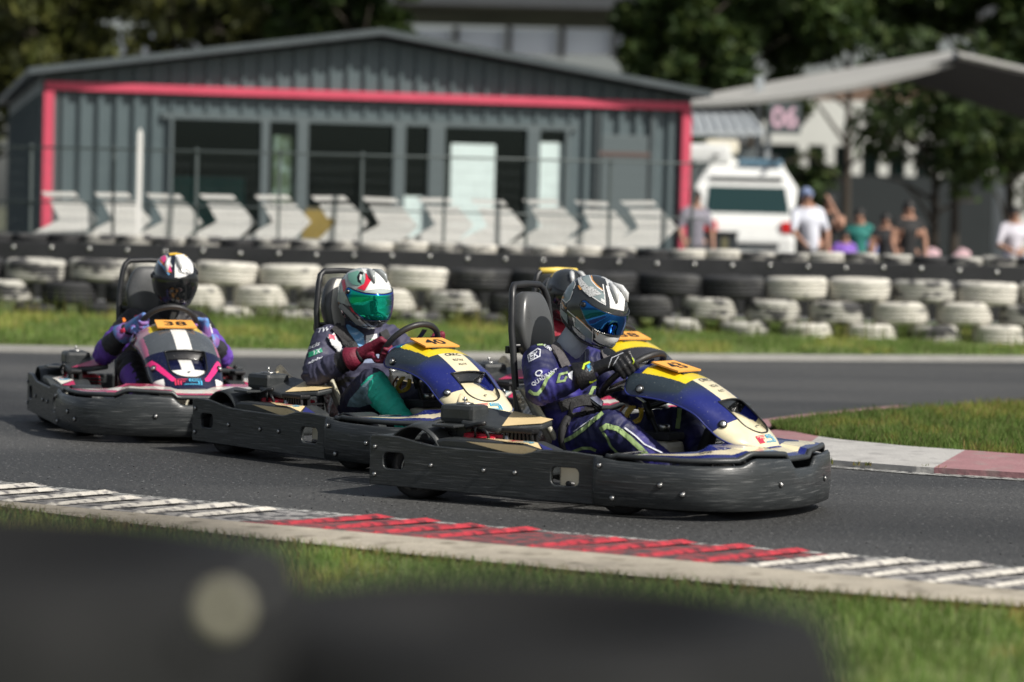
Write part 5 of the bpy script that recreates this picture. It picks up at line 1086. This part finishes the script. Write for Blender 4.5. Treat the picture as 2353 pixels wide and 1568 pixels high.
on(hn, pn, 'near', [
    ('panel', 'hgrey', 'poly', [(395, 560), (430, 430), (500, 290), (590, 180), (630, 310), (600, 400), (590, 440), (545, 570), (470, 625), (430, 580)], 0),
    ('panel', 'hgrey', 'poly', [(650, 150), (760, 105), (880, 95), (872, 170), (912, 260), (1000, 360), (1090, 430), (1140, 490), (1150, 650), (1000, 560), (930, 520), (1080, 480), (920, 360), (860, 350), (780, 270), (740, 160)], 0),
    ('panel', 'hgrey', 'poly', [(640, 900), (780, 1010), (920, 1140), (920, 1340), (800, 1270), (800, 1210), (690, 1090), (630, 1040)], 0), ('panel', 'hgrey', 'poly', [(380, 720), (500, 830), (510, 990), (440, 910), (370, 800)], 0),
    ('panel', 'hdots', 'poly', [(665, 165), (740, 160), (760, 240), (860, 350), (930, 350), (1090, 480), (890, 530), (780, 430), (700, 310)], 0),
    ('panel', 'hlight', 'poly', [(970, 112), (1160, 120), (1300, 200), (1420, 330), (1475, 440), (1380, 430), (1240, 335), (1190, 330), (1150, 220), (1000, 150)], 0),
    ('panel', 'hwhite', 'poly', [(1160, 335), (1240, 340), (1380, 430), (1500, 480), (1470, 770), (1232, 720), (1225, 560)], 0), ('panel', 'hwhite', 'poly', [(985, 1100), (1180, 1210), (1385, 1240), (1330, 1345), (1220, 1390), (1050, 1325), (950, 1245), (990, 1235)], 0),
    ('panel', 'hdots', 'poly', [(590, 1020), (800, 1212), (800, 1278), (690, 1200), (600, 1090)], 0), ('panel', 'hdots', 'poly', [(940, 1355), (1200, 1430), (1170, 1470), (940, 1400)], 0), ('panel', 'hmid', 'poly', [(1000, 1030), (1200, 1135), (1405, 1160), (1390, 1235), (1190, 1200), (1060, 1135)], 0),
    ('panel', 'hblack', 'poly', [(1040, 1070), (1185, 1145), (1178, 1185), (1075, 1130)], 0),
    ('line', 'hwhite', 'line', [(598, 425), (545, 570), (480, 628), (430, 580), (398, 540)], zw(13, 4.6125)), ('line', 'hwhite', 'line', [(600, 180), (640, 310), (610, 390)], zw(12, 4.6125)), ('line', 'hwhite', 'line', [(890, 95), (880, 160), (920, 260), (1000, 350), (1110, 430)], zw(15, 4.6125)),
    ('line', 'horange', 'line', [(905, 130), (930, 240), (1010, 330), (1105, 405)], zw(14, 4.6125)), ('line', 'hwhite', 'line', [(930, 525), (1050, 605), (1155, 660), (1140, 500), (1112, 310)], zw(16, 4.6125)), ('patch', 'hwhite', 'poly', [(1080, 550), (1140, 580), (1140, 635), (1080, 600)], 0),
    ('patch', 'horange', 'poly', [(680, 335), (712, 332), (752, 400), (720, 408)], 0), ('patch', 'horange', 'poly', [(385, 488), (422, 480), (452, 545), (408, 572)], 0), ('line', 'horange', 'line', [(650, 870), (760, 965), (900, 1108)], zw(17, 4.6125)),
    ('line', 'hwhite', 'line', [(500, 760), (640, 880), (780, 1000), (945, 1155)], zw(14, 4.6125)), ('line', 'hwhite', 'line', [(600, 880), (630, 1040)], zw(12, 4.6125)), ('patch', 'hwhite', 'poly', [(585, 870), (625, 900), (630, 960), (595, 925)], 0), ('line', 'hwhite', 'line', [(940, 1030), (930, 1290)], zw(14, 4.6125)), ('line', 'hwhite', 'line', [(945, 1030), (985, 1230), (985, 1100)], zw(12, 4.6125)),
    ('line', 'hwhite', 'line', [(640, 1080), (760, 1180), (900, 1280), (1050, 1360), (1220, 1395)], zw(10, 4.6125)), ('patch', 'horange', 'poly', [(995, 1130), (1030, 1150), (1030, 1195), (1000, 1180)], 0), ('lettering', 'horange', 'text', ('Y ZHANG', (432, 662), (95, 140), (24, -16)), 0)], ZH, .0012)
on([c for c in pn.children if c.name.startswith('glove')][0], pn, 'near', [('piping', 'whitep', 'line', [(1150, 540), (1190, 430), (1290, 385), (1320, 372)], w2(8)), ('piping', 'whitep', 'line', [(1200, 520), (1270, 410)], w2(7)), ('emblem', 'limey', 'line', [(1420, 430), (1440, 470), (1425, 500)], w2(9))], Z2, .001)
cfr = [c for c in pn.children if c.name.startswith('glove')][0].children[0]
bvc = bvh_of(cfr); pix_decal('print', poly2d([[Z2(q) for q in [(905, 520), (980, 455), (1090, 440), (1060, 500), (960, 560), (930, 590)]]], 4), DM['azure'], bvc, kmat('near'), cfr, .001); pix_decal('print', poly2d([list(q) for q in strip2d([Z2(q) for q in [(862, 560), (880, 505), (960, 470), (1050, 440)]], w2(22))], 4), DM['limey'], bvc, kmat('near'), cfr, .0016); pix_decal('print', poly2d([list(q) for q in strip2d([Z2(q) for q in [(935, 705), (980, 700), (1040, 670)]], w2(20))], 4), DM['limey'], bvc, kmat('near'), cfr, .0016)
# --- harness straps belong to the kart
def strap(kobj, key, body, conv, pts, w, m, eps=.006):
    d = pix_decal('seat_belt', poly2d([list(q) for q in strip2d([conv(q) for q in pts], w)], 5), DM[m] if m in DM else K[m], bvh_of(body), kmat(key), kobj, eps, True)
    if d: s_ = d.modifiers.new('thickness', 'SOLIDIFY'); s_.thickness = .008; s_.offset = 0
    return d
strap(kn, 'near', pn, Z2, [(530, 285), (590, 400), (650, 520), (690, 590)], w2(95), 'strapg', .008); strap(kn, 'near', pn, Z2, [(1080, 340), (1110, 400), (1125, 450)], w2(70), 'strapg', .008)
strap(kn, 'near', pn, Z2, [(600, 985), (700, 945), (860, 905), (990, 905), (1150, 930)], w2(120), 'mesh_belt', .004); strap(kn, 'near', pn, Z2, [(690, 1190), (720, 1080), (860, 1050), (1000, 1000), (1180, 1010)], w2(46), 'belt', .008); strap(kn, 'near', pn, Z2, [(740, 930), (700, 1080), (650, 1230), (610, 1350)], w2(40), 'belt', .008)
bk = MB(); bk.box((0, 0, 0), (.085, .062, .012), bev=.004); bk.box((0, 0, -.008), (.095, .075, .012), bev=.004, m=1); b_ = bk.build('buckle', [DM['chrome'], K['black']], kn)
h_, n_, _, _ = bvh_of(pn).ray_cast(kmat('near').inverted() @ Vector((0, 0, HCAM)), (kmat('near').inverted().to_3x3() @ ray(*Z2((970, 910)))).normalized())
if h_: b_.matrix_local = Matrix.Translation(h_ + n_ * .016) @ (n_ * .8 + Vector((.2, -.1, .75))).to_track_quat('Z', 'X').to_matrix().to_4x4() @ Matrix.Rotation(R(35), 4, 'Z')
MB().tube(curve_pts([(-.15, -.20, .20), (-.20, -.235, .26), (-.21, -.235, .34), (-.20, -.20, .40)], 6), [.019] * 18 + [.015], 10).build('lap_strap_sleeve', K['belt'], kn)
# --- middle driver
JM = dict(suit='mid', lean=0, pelvis=(-.31, 0, .235), belly=(-.35, 0, .40), chest=(-.375, -.01, .545), neck=(-.37, -.02, .745), shR=(-.405, -.205, .640), shL=(-.37, .185, .645), elR=(-.345, -.335, .455), wrR=(-.115, -.225, .565), elL=(-.15, .33, .48), wrL=(.03, .225, .58),
          knR=(-.01, -.20, .42), anR=(.245, -.165, .215), toR=(.40, -.15, .255), knL=(.14, .225, .38), anL=(.33, .165, .21), toL=(.46, .15, .25), gripR=-8, gripL=172)
def col_mid(b, t, p, n):
    if b == 'shR': return (.018, .45, .32)
    if b == 'thR': return (.02, .022, .05)
    if b in ('shL', 'thL'): return (.03, .033, .06)
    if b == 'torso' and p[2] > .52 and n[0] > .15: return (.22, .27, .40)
    if b == 'torso' and p[2] < .44: return (.012, .012, .014)
    if b in ('foR', 'foL') and t > .6: return (.012, .012, .015)
    return (.045, .045, .085)
pm2, hm2 = driver('mid', 'driver in slate suit with teal leg and red gloves and iridescent visor', JM, .0095, col_mid, HM(-.305, -.03, .868, 0, 8, 4), lambda a, e: ((.42, .47, .45) if e > -8 else (.045, .047, .05)), DM['visor_irid'], DM['gred'], mat('dark_collar', (.03, .032, .06), .7),
                  vfn=lambda u, v: (lambda a: tuple(np.array((.02, .10, .75)) * (1 - sstep(.0, .12, u)) + np.array((.01, .50, .34)) * sstep(.0, .12, u) * (1 - sstep(.50, .72, u)) + np.array((.20, .08, .55)) * sstep(.50, .72, u)))(0) if .06 < v < .94 else (.02, .12, .7), seed=2, vs=(-32, 18))
on(hm2, pm2, 'mid', [
    ('panel', 'hwhite', 'poly', [(730, 62), (830, 50), (950, 92), (1060, 190), (1120, 290), (1150, 370), (960, 355), (780, 382), (850, 262), (800, 190), (740, 112)], 0), ('panel', 'hgreen', 'poly', [(560, 160), (690, 120), (760, 200), (785, 275), (700, 312), (620, 300), (570, 240)], 0),
    ('panel', 'hred', 'poly', [(785, 150), (860, 240), (775, 378), (680, 345), (770, 290), (790, 220)], 0), ('panel', 'hblack', 'poly', [(720, 130), (680, 200), (690, 262), (740, 300), (720, 240), (765, 150)], 0), ('panel', 'hwhite', 'poly', [(720, 170), (745, 180), (735, 245), (710, 240)], 0),
    ('panel', 'hred', 'poly', [(580, 585), (700, 640), (810, 700), (790, 735), (690, 695), (615, 645)], 0), ('panel', 'hred', 'poly', [(600, 85), (700, 52), (722, 92), (640, 112)], 0), ('panel', 'hred', 'poly', [(480, 250), (520, 230), (540, 330), (510, 400)], 0),
    ('panel', 'hmid', 'poly', [(790, 130), (830, 55), (845, 60), (815, 130)], 0), ('panel', 'hmid', 'poly', [(870, 150), (930, 120), (900, 165)], 0), ('lettering', 'hred', 'text', ('3', (1012, 305), (58, -12), (10, -50)), 0),
    ('stripe', 'hmid', 'line', [(460, 560), (560, 650), (700, 800), (850, 900)], zw(60, 3.4086)), ('stripe', 'hlight', 'line', [(700, 740), (800, 830), (930, 925), (1010, 890), (1030, 835)], zw(26, 3.4086)), ('stripe', 'hmid', 'line', [(760, 740), (850, 820), (960, 855)], zw(22, 3.4086)),
    ('panel', 'hred', 'poly', [(1105, 270), (1140, 310), (1148, 345), (1110, 310)], 0), ('badge', 'hmid', 'poly', [(530, 490), (560, 490), (578, 530), (565, 570), (535, 560), (522, 525)], 0)], Z5, .0012)
DM['sred'] = K['redp']; DM['sgreen'] = mat('green_suit_print', (.02, .30, .16), .6); DM['wpad'] = mat('white_strap_pad', (.70, .71, .72), .6)
on(pm2, pm2, 'mid', [('lettering', 'whitep', 'text', ('acis', (132, 1078), (150, -62), (18, -58)), 0), ('patch', 'sgreen', 'poly', [(60, 1170), (220, 1110), (238, 1160), (60, 1235)], 0), ('lettering', 'whitep', 'text', ('TK', (165, 1160), (105, -42), (14, -60)), 0), ('lettering', 'whitep', 'text', ('alpha', (150, 1268), (190, -85), (20, -54)), 0),
    ('lettering', 'whitep', 'text', ('TW', (255, 880), (150, -30), (30, -60)), 0), ('patch', 'wpad', 'poly', [(790, 950), (930, 930), (940, 1050), (790, 1110)], 0), ('lettering', 'sgreen', 'text', ('amk', (885, 1005), (100, 10), (0, -36)), 0), ('patch', 'sred', 'poly', [(960, 1010), (1010, 1000), (1015, 1040), (965, 1048)], 0),
    ('patch', 'hblue', 'poly', [(520, 780), (650, 850), (760, 940), (770, 1120), (700, 1090), (560, 900)], 0)], Z5, .0022)
DM['teal'] = mat('teal_suit_cloth', (.018, .46, .33), .65, var=.12, vscale=25, bump=.3, bscale=30); DM['pale'] = mat('pale_blue_suit_cloth', (.15, .24, .28), .65, var=.12, vscale=25, bump=.3, bscale=30); Z7 = zc(700, 950, 1.845)
on(pm2, pm2, 'mid', [('panel', 'teal', 'poly', [(1310, 832), (1345, 870), (1400, 940), (1470, 990), (1540, 1060), (1570, 1110), (1500, 1145), (1380, 1145), (1330, 1090), (1290, 1040), (1255, 985), (1265, 900)], 0), ('panel', 'pale', 'poly', [(1308, 838), (1262, 900), (1252, 985), (1285, 1038), (1200, 1065), (1110, 1060), (1130, 1010), (1220, 910)], 0)], Z7, .002)
w5 = lambda w: zw(w, 3.4086)
strap(kmid, 'mid', pm2, Z5, [(400, 830), (480, 930), (560, 1040), (660, 1170)], w5(135), 'belt', .008); strap(kmid, 'mid', pm2, Z5, [(330, 960), (400, 1060), (470, 1190)], w5(90), 'wpad', .012); strap(kmid, 'mid', pm2, Z5, [(310, 975), (375, 985)], w5(60), 'sred', .014); strap(kmid, 'mid', pm2, Z5, [(1000, 900), (1060, 990)], w5(90), 'belt', .008)
# --- far driver
JF = dict(suit='far', lean=0, pelvis=(-.30, .02, .235), belly=(-.325, .04, .40), chest=(-.335, .06, .545), neck=(-.28, .07, .745), shR=(-.355, -.135, .640), shL=(-.33, .25, .635), elR=(-.24, -.325, .455), wrR=(-.085, -.225, .600), elL=(-.10, .36, .45), wrL=(.03, .24, .55),
          knR=(.03, -.22, .40), anR=(.27, -.175, .2), toR=(.42, -.15, .25), knL=(.14, .225, .38), anL=(.33, .165, .21), toL=(.46, .15, .25), gripR=8, gripL=176)
def col_far(b, t, p, n):
    if b in ('upR', 'upL'): return (.012, .010, .014) if t < .45 else (.11, .045, .33)
    if b in ('foR', 'foL'): return (.11, .045, .33) if t < .3 else (.02, .02, .025)
    if b == 'torso' and p[2] > .62: return (.13, .05, .36) if n[2] > .5 else (.42, .45, .46)
    if b == 'torso' and p[2] > .50: return (.40, .43, .44) if n[0] > .2 else (.012, .01, .014)
    if b == 'torso' and p[2] > .42: return (.20, .28, .05)
    if b == 'torso' and p[2] > .39: return (.45, .07, .02)
    if b == 'shR' and n[1] < -.3 and .2 < t < .8: return (.12, .04, .32)
    return (.011, .010, .013)
pf, hf = driver('far', 'driver in purple and black suit with white striped dark helmet', JF, .0095, col_far, HM(-.185, .085, .900, -10, 20, 6), lambda a, e: (.012, .016, .028), DM['visor_dark'], DM['gpur'], mat('black_collar', (.012, .012, .014), .7), seed=3, vs=(-26, 24))
on(hf, pf, 'far', [('panel', 'hyellow', 'poly', [(590, 85), (640, 55), (750, 50), (840, 112), (850, 132), (750, 95), (670, 102), (610, 108)], 0), ('panel', 'hwhite', 'poly', [(665, 106), (750, 97), (838, 125), (852, 250), (842, 372), (750, 352), (658, 338), (660, 230)], 0),
    ('lettering', 'hblack', 'text', ('Arai', (757, 282), (88, 12), (-4, -34)), 0), ('emblem', 'hblack', 'loop', [(693, 262), (715, 245), (760, 248), (805, 268), (822, 290), (800, 308), (750, 302), (706, 285)], zw(6, 2.8)),
    ('panel', 'hpink', 'poly', [(500, 130), (560, 108), (600, 190), (632, 285), (600, 262)], 0), ('panel', 'horange2', 'poly', [(490, 150), (520, 150), (600, 262), (628, 292), (590, 282)], 0), ('stripe', 'hblue', 'line', [(485, 165), (545, 235), (602, 312)], zw(20, 2.8)), ('stripe', 'hlight', 'line', [(570, 110), (600, 170), (628, 230)], zw(16, 2.8)),
    ('panel', 'horange2', 'poly', [(885, 215), (915, 245), (912, 290), (885, 330), (868, 335), (885, 280)], 0), ('stripe', 'hlight', 'line', [(868, 370), (900, 340), (920, 300)], zw(12, 2.8)), ('panel', 'hpink', 'poly', [(408, 480), (440, 480), (492, 568), (468, 585), (430, 540)], 0), ('stripe', 'hmid', 'line', [(490, 572), (540, 582), (560, 530)], zw(12, 2.8))], Z6, .0012)
on(pf, pf, 'far', [('patch', 'wpad', 'poly', [(235, 750), (295, 740), (310, 850), (255, 865)], 0), ('patch', 'sred', 'poly', [(240, 740), (300, 732), (298, 765), (240, 775)], 0), ('patch', 'sred', 'poly', [(85, 885), (130, 870), (140, 910), (90, 925)], 0), ('patch', 'horange2', 'poly', [(110, 770), (140, 760), (145, 800), (120, 815)], 0), ('badge', 'wpad', 'poly', [(95, 1000), (130, 985), (140, 1020), (105, 1030)], 0),
    ('stripe', 'limey', 'line', [(150, 1150), (220, 1090), (330, 1060)], zw(26, 2.8)), ('patch', 'wpad', 'poly', [(1000, 840), (1030, 830), (1060, 930), (1040, 960)], 0)], Z6, .0025)
# --- driver hidden behind
JB = dict(JF, pelvis=(-.32, 0, .235), belly=(-.36, 0, .40), chest=(-.39, -.02, .545), neck=(-.40, -.03, .735), shR=(-.43, -.20, .640), shL=(-.40, .19, .635))
pb, hb = driver('back', 'driver in red suit and dark helmet hidden behind the front driver', JB, .013, lambda b, t, p, n: (.30, .012, .03) if b in ('torso', 'neck', 'upR', 'upL') else (.02, .02, .022), HM(-.375, -.035, .862, -6, 12), lambda a, e: (.030, .034, .036) if e > -30 or abs(a) > 40 else (.5, .5, .52), DM['visor_dark'], DM['glove'], mat('red_collar', (.3, .012, .03), .7), seed=4)
for kk, pp in ((kn, pn), (kmid, pm2), (kf, pf), (kb, pb)): pass
# ------------------------------------------------------------------ white van behind the fence
V = {}
V['white'] = mat('white_van_paint', (.76, .77, .75), .3, coat=.4, var=.04); V['glass'] = mat('dark_teal_windscreen', (.012, .035, .035), .06, coat=.5); V['trim'] = mat('van_dark_trim', (.03, .035, .04), .5); V['red'] = mat('red_lamp', (.62, .02, .02), .25, coat=.5); V['beige'] = mat('beige_roof_box', (.66, .62, .50), .5); V['blue'] = mat('blue_grey_bar', (.12, .22, .30), .4)
w = dp(1722, 510, 53); van = empty('white_van', (w.x, 53, .1)); tag(van, 'white high roofed van with dark windscreen parked right of the clubhouse', 'van')
vb = MB(); T = frame((0, 0, 0), (0, 1, 0), (0, 0, 1))   # side profile (y back, z) swept across x
prof = [(0, .25), (0, .95), (.10, 1.28), (.42, 1.42), (.80, 1.86), (1.10, 2.22), (1.5, 2.36), (4.6, 2.36), (4.65, .25)]
vb.prism(prof, -.82, .82, T); vb.v = [(x_ * (.86 if z_ > 2.0 else 1.), y_, z_) for x_, y_, z_ in vb.v]; bo = vb.build('body', V['white'], van); bo.modifiers.new('bevel', 'BEVEL').width = .09; bo.modifiers['bevel'].segments = 3
q = [(-.74, .395, 1.405), (.74, .395, 1.405), (.68, .80, 1.874), (-.68, .80, 1.874)]; nrm = Vector((0, -.755, .656)); mb = MB(); mb.add([Vector(p) + nrm * .012 for p in q] + [Vector(p) for p in q], [[0, 1, 2, 3], [0, 4, 5, 1], [1, 5, 6, 2], [2, 6, 7, 3], [3, 7, 4, 0]]); mb.build('windscreen', V['glass'], van)
for s in (-1, 1):
    MB().box((s * .68, .05, 1.17), (.24, .10, .20), bev=.03).build('headlight', V['red'], van); MB().box((s * .98, .55, 1.45), (.14, .10, .26), bev=.03).build('mirror', V['trim'], van)
    wl_ = link('wheel', MB().lathe([(.1, -.1), (.28, -.1), (.32, -.06), (.32, .06), (.28, .1), (.1, .1)], 20, xm('X')).mesh('wheel', K['rubber']), van); wl_.location = (s * .74, .75, .32)
MB().box((0, -.01, .84), (1.05, .05, .10), bev=.01).build('grille', V['trim'], van); MB().box((0, -.03, .42), (1.62, .12, .22), bev=.04).build('bumper', V['white'], van); MB().box((0, -.1, .42), (.9, .03, .06)).build('grille', V['trim'], van); MB().box((0, .05, 1.06), (.16, .02, .06), bev=.01).build('badge', K['alu'], van)
MB().box((.25, 1.12, 2.32), (.8, .10, .12), bev=.03).build('light_bar', V['blue'], van)
for s in (-.55, .55): MB().box((s, 2.4, 2.42), (.06, 3.2, .05)).build('roof_rail', V['trim'], van)
o = MB().box((-.42, 1.9, 2.60), (.62, .9, .26), bev=.08).build('roof_box', V['beige'], van)
w = dp(1605, 380, 54.5); wv = empty('camper_van', (w.x, 54.5, .1)); tag(wv, 'white camper roof half hidden behind the pink red corner column', 'van'); cb = MB().box((0, 2, 1.5), (1.35, 4, 1.9), bev=.15).build('body', V['white'], wv); MB().box((0, -.02, 1.55), (1.05, .05, .5), bev=.02).build('windscreen', V['glass'], wv); MB().box((.1, .2, 2.46), (.95, 1, .36), bev=.1).build('roof_cabin', V['white'], wv); MB().box((0, -.05, .5), (1.3, .2, .3), bev=.05).build('bumper', V['trim'], wv)
for s in (-1, 1):
    wl_ = link('wheel', bpy.data.meshes[[m.name for m in bpy.data.meshes if m.name.startswith('wheel')][0]], wv); wl_.location = (s * .6, .7, .32)
w = dp(1656, 540, 46); bn = empty('black_bin', (w.x, 46, .1)); tag(bn, 'square black bin in front of the white van', 'bin'); MB().box((0, 0, .52), (.46, .4, 1.04), bev=.03, taper=(1.05, 1.05)).build('bin_body', V['trim'], bn); MB().box((0, 0, 1.07), (.52, .46, .06), bev=.02).build('lid', K['black'], bn)
MB().box((.05, -.21, .55), (.10, .02, .9)).build('stripe', mat('olive_tape', (.16, .15, .08), .6), bn)
MB().box((0, .95, 2.03), (1.30, .22, .05), bev=.015).build('sun_visor', V['trim'], van)
for s in (-1, 1): MB().box((s * .52, -.02, .66), (.30, .06, .16), bev=.02).build('headlight', K['alu'], van)
MB().box((0, -.03, .66), (.42, .03, .11), bev=.01).build('number_plate', V['blue'], van)
# ------------------------------------------------------------------ spectators
CM = mat('spectator_clothes', attr=True, rough=.75, var=.1, vscale=18); HAIRM = mat('dark_hair', (.012, .010, .009), .6); CAPM = mat('blue_grey_cap', (.20, .25, .40), .8)
SKC = (.40, .22, .15)
def spectator(px, d, hgt, label, top, legs, yaw=0., lean=0., armR=None, armL=None, sleeve=.45, cap=None, hair=True, z0=.1, shoes=(.02, .02, .02)):
    s = hgt / 1.75; w = dp(px, 480, d); mb = MB(); cap_ = mb.capsule; lx = lean
    hp, cs, nk, hd = Vector((0, 0, .93)), Vector((lx * .55, 0, 1.30)), Vector((lx * .85, 0, 1.50)), Vector((lx * 1.05, -.02, 1.63))
    cap_(hp - Vector((.08, 0, 0)), .115, hp + Vector((.08, 0, 0)), .115); cap_(hp, .13, cs, .135); cap_(cs - Vector((.07, 0, 0)), .125, cs + Vector((.07, 0, 0)), .125); cap_(cs, .12, nk, .055); cap_(nk, .053, hd, .06); cap_(hd + Vector((0, 0, -.03)), .075, hd + Vector((0, .01, .035)), .088); cap_(hd + Vector((0, -.085, -.01)), .018, hd + Vector((0, -.092, -.025)), .02)
    B_ = []
    for sg, arm in ((-1, armR), (1, armL)):
        sh = Vector((lx * .8 + sg * .19, 0, 1.42)); el, wr = (Vector(a) for a in (arm or ((sg * .27 + lx * .6, -.04, 1.14), (sg * .24 + lx * .5, -.16, .92)))); cap_(sh, .058, el, .045); cap_(el, .044, wr, .032); cap_(wr, .034, wr + (wr - el).normalized() * .09, .028); B_ += [('arm', sh, el), ('fore', el, wr + (wr - el).normalized() * .12)]; cap_(nk, .06, sh, .058)
        kn, an = Vector((sg * .10, -.03, .50)), Vector((sg * .11, .02, .08)); cap_(hp + Vector((sg * .09, 0, 0)), .10, kn, .066); cap_(kn, .064, an, .042); cap_(an, .042, an + Vector((0, -.13, -.035)), .036); B_ += [('leg', hp + Vector((sg * .09, 0, -.05)), kn), ('leg', kn, an), ('foot', an, an + Vector((0, -.13, -.03)))]
    B_ += [('torso', hp, cs), ('torso', cs, nk - Vector((0, 0, .06))), ('head', nk, hd + Vector((0, 0, .05)))]
    me = remesh('person', mb, .024, 3); m = len(me.polygons); c = np.empty(m * 3); me.polygons.foreach_get('center', c); c = c.reshape(-1, 3); best = np.full(m, 9.); kind = np.zeros(m, int); tt_ = np.zeros(m)
    for k_, (n_, a, b) in enumerate(B_):
        a_, dd = np.array(a), np.array(b) - np.array(a); t = np.clip(((c - a_) @ dd) / (dd @ dd), 0, 1); ds = np.linalg.norm(c - a_ - t[:, None] * dd, axis=1); q = ds < best; best[q] = ds[q]; kind[q] = k_; tt_[q] = t[q]
    def cc(i):
        n_ = B_[kind[i]][0]
        return top if n_ == 'torso' else (SKC if n_ == 'head' or n_ == 'fore' else ((top if tt_[i] < sleeve * 2 else SKC) if n_ == 'arm' else (shoes if n_ == 'foot' else legs)))
    at = me.attributes.new('Col', 'FLOAT_COLOR', 'FACE'); at.data.foreach_set('color', np.array([(*cc(i), 1.) for i in range(m)]).ravel()); me.materials.append(CM)
    p = link('person', me); p.location = (w.x, d, z0); p.scale = (s, s, s); p.rotation_euler = (0, 0, R(yaw)); tag(p, label, 'person', 'spectators behind the barrier')
    hm = MB(); hm.grid(lambda u, v: hd + Vector((.094 * math.cos(6.283 * u) * math.cos(R(-8 + 98 * v)), .022 + .105 * math.sin(6.283 * u) * math.cos(R(-8 + 98 * v)), .015 + .118 * math.sin(R(-8 + 98 * v)))), 20, 8)
    if hair: hm.capsule(hd + Vector((0, .06, .0)), .078, hd + Vector((0, .075, -.06)), .06)
    o = hm.build('cap' if cap else 'hair', cap or HAIRM, p)
    if cap: hm2_ = MB(); hm2_.box(hd + Vector((0, -.14, .05)), (.13, .11, .015), bev=.006); hm2_.build('cap_peak', cap, p)
    return p
BLK = (.012, .012, .013); DEN = (.06, .10, .20)
spectator(1868, 42, 1.74, 'man in white shirt and blue grey cap leaning beside the van', (.66, .68, .76), (.10, .09, .09), 10, -.10, cap=CAPM, armR=((-.30, -.12, 1.12), (-.20, -.32, .98)))
spectator(1905, 43, 1.66, 'woman in black top and pink leggings with one arm raised to her face', BLK, (.75, .02, .26), -10, 0, armL=((.22, -.25, 1.30), (.02, -.24, 1.66)), sleeve=.1)
spectator(1942, 42.5, 1.16, 'small child in purple jacket in front of the woman with pink leggings', (.25, .12, .55), (.10, .12, .45), 0, .02)
spectator(1976, 43.5, 1.48, 'person in teal shirt among the spectators', (.03, .22, .19), (.05, .18, .17), -15, .0)
spectator(2036, 43, 1.42, 'shorter man in black printed shirt with bare arms', (.016, .017, .020), BLK, 0, 0, sleeve=.15)
spectator(2088, 42.5, 1.60, 'taller man in plain black shirt right of the other black shirt', BLK, BLK, 12, 0, sleeve=.18)
spectator(2332, 43, 1.56, 'man in white and red jersey and jeans at the far right', (.62, .60, .66), DEN, 8, 0, armR=((-.28, -.1, 1.14), (-.06, -.26, 1.02)), armL=((.28, -.1, 1.14), (.06, -.26, 1.02)), sleeve=.5)
spectator(2012, 44.5, 1.24, 'child in pale blue top between teal and black shirts', (.25, .32, .65), DEN, 0, 0)
spectator(1598, 45, 1.70, 'person in pale lilac jacket and grey trousers by the pink column', (.22, .21, .25), (.14, .13, .14), 20, 0)
tb_ = empty('folding_table', (dp(2200, 560, 45).x, 45, .1)); tag(tb_, 'dark folding table with pink cloth bundles on top', 'table'); MB().box((0, 0, .72), (1.6, .6, .04), bev=.01).build('table_top', V['trim'], tb_)
for sx_ in (-.7, .7):
    for sy_ in (-.22, .22): MB().tube([(sx_, sy_, 0), (sx_, sy_, .70)], .02, 8).build('leg', V['trim'], tb_)
pc_ = mat('pale_pink_cloth', (.62, .42, .45), .8, var=.15, vscale=9)
for px, l in ((2142, 'pale pink cloth bundle on the left of the dark table'), (2212, 'pale pink cloth bundle on the right of the dark table')):
    mb = MB(); w = dp(px, 540, 45); mb.capsule((-.12, 0, .06), .13, (.10, .02, .10), .12); mb.capsule((-.02, 0, .2), .10, (.14, 0, .16), .08); mb.v = [(a * .6, b * .6, c * .62 - .04) for a, b, c in mb.v]; me = remesh('cloth_bundle', mb, .02, 3); me.materials.append(pc_); o = link('cloth_bundle', me); o.location = (w.x, 45, .90); tag(o, l, 'bundle')
# ------------------------------------------------------------------ black tyres right in front of the camera
fgm = mat('foreground_rubber', (.0075, .008, .0085), .8, spec=.3, var=.2, vscale=6, bump=.2, bscale=20)
def fg_tyre(px, d, z, r, h, label):
    mb = MB(); hw = h / 2; mb.lathe([(r * .55, -hw * .7), (r * .75, -hw), (r * .9, -hw * .95), (r, -hw * .5), (r, hw * .5), (r * .93, hw * .92), (r * .75, hw), (r * .55, hw * .7), (r * .55, -hw * .7)], 48); o = mb.build('tyre', fgm); w = dp(px, 1400, d); o.location = (w.x, d, z - hw); return tag(o, label, 'tyre', 'blurred black tyres in the foreground')
FG = None
for i, w_ in enumerate(('topmost', 'second from the top', 'third from the top', 'lowest')): q_ = fg_tyre(-110, 2.6, 1.045 - i * .262, .318, .26, 'blurred black tyre at the lower left, %s of its stack' % w_); FG = FG or q_
for i, w_ in enumerate(('topmost', 'second from the top', 'third from the top', 'lowest')): fg_tyre(1190, 2.7, .985 - i * .247, .300, .245, 'blurred black tyre at the bottom centre, %s of its stack' % w_)
wp = dp(512, 1402, 2.36); o = MB().lathe([(0, .006), (.006, .006), (.011, .002), (.011, -.004), (0, -.004)], 20, frame(wp, (1, 0, 0), (0, .25, .97))).build('white_cap', mat('cream_plastic_cap', (.72, .68, .50), .4)); o.parent = FG; o.matrix_parent_inverse = Matrix.Translation(-FG.location)
wp = dp(590, 1345, 2.40); o = MB().lathe([(0, .004), (.007, .004), (.008, -.004), (0, -.004)], 16, frame(wp, (1, 0, 0), (0, .25, .97))).build('bolt', mat('dull_bolt', (.12, .12, .12), .5)); o.parent = FG; o.matrix_parent_inverse = Matrix.Translation(-FG.location)
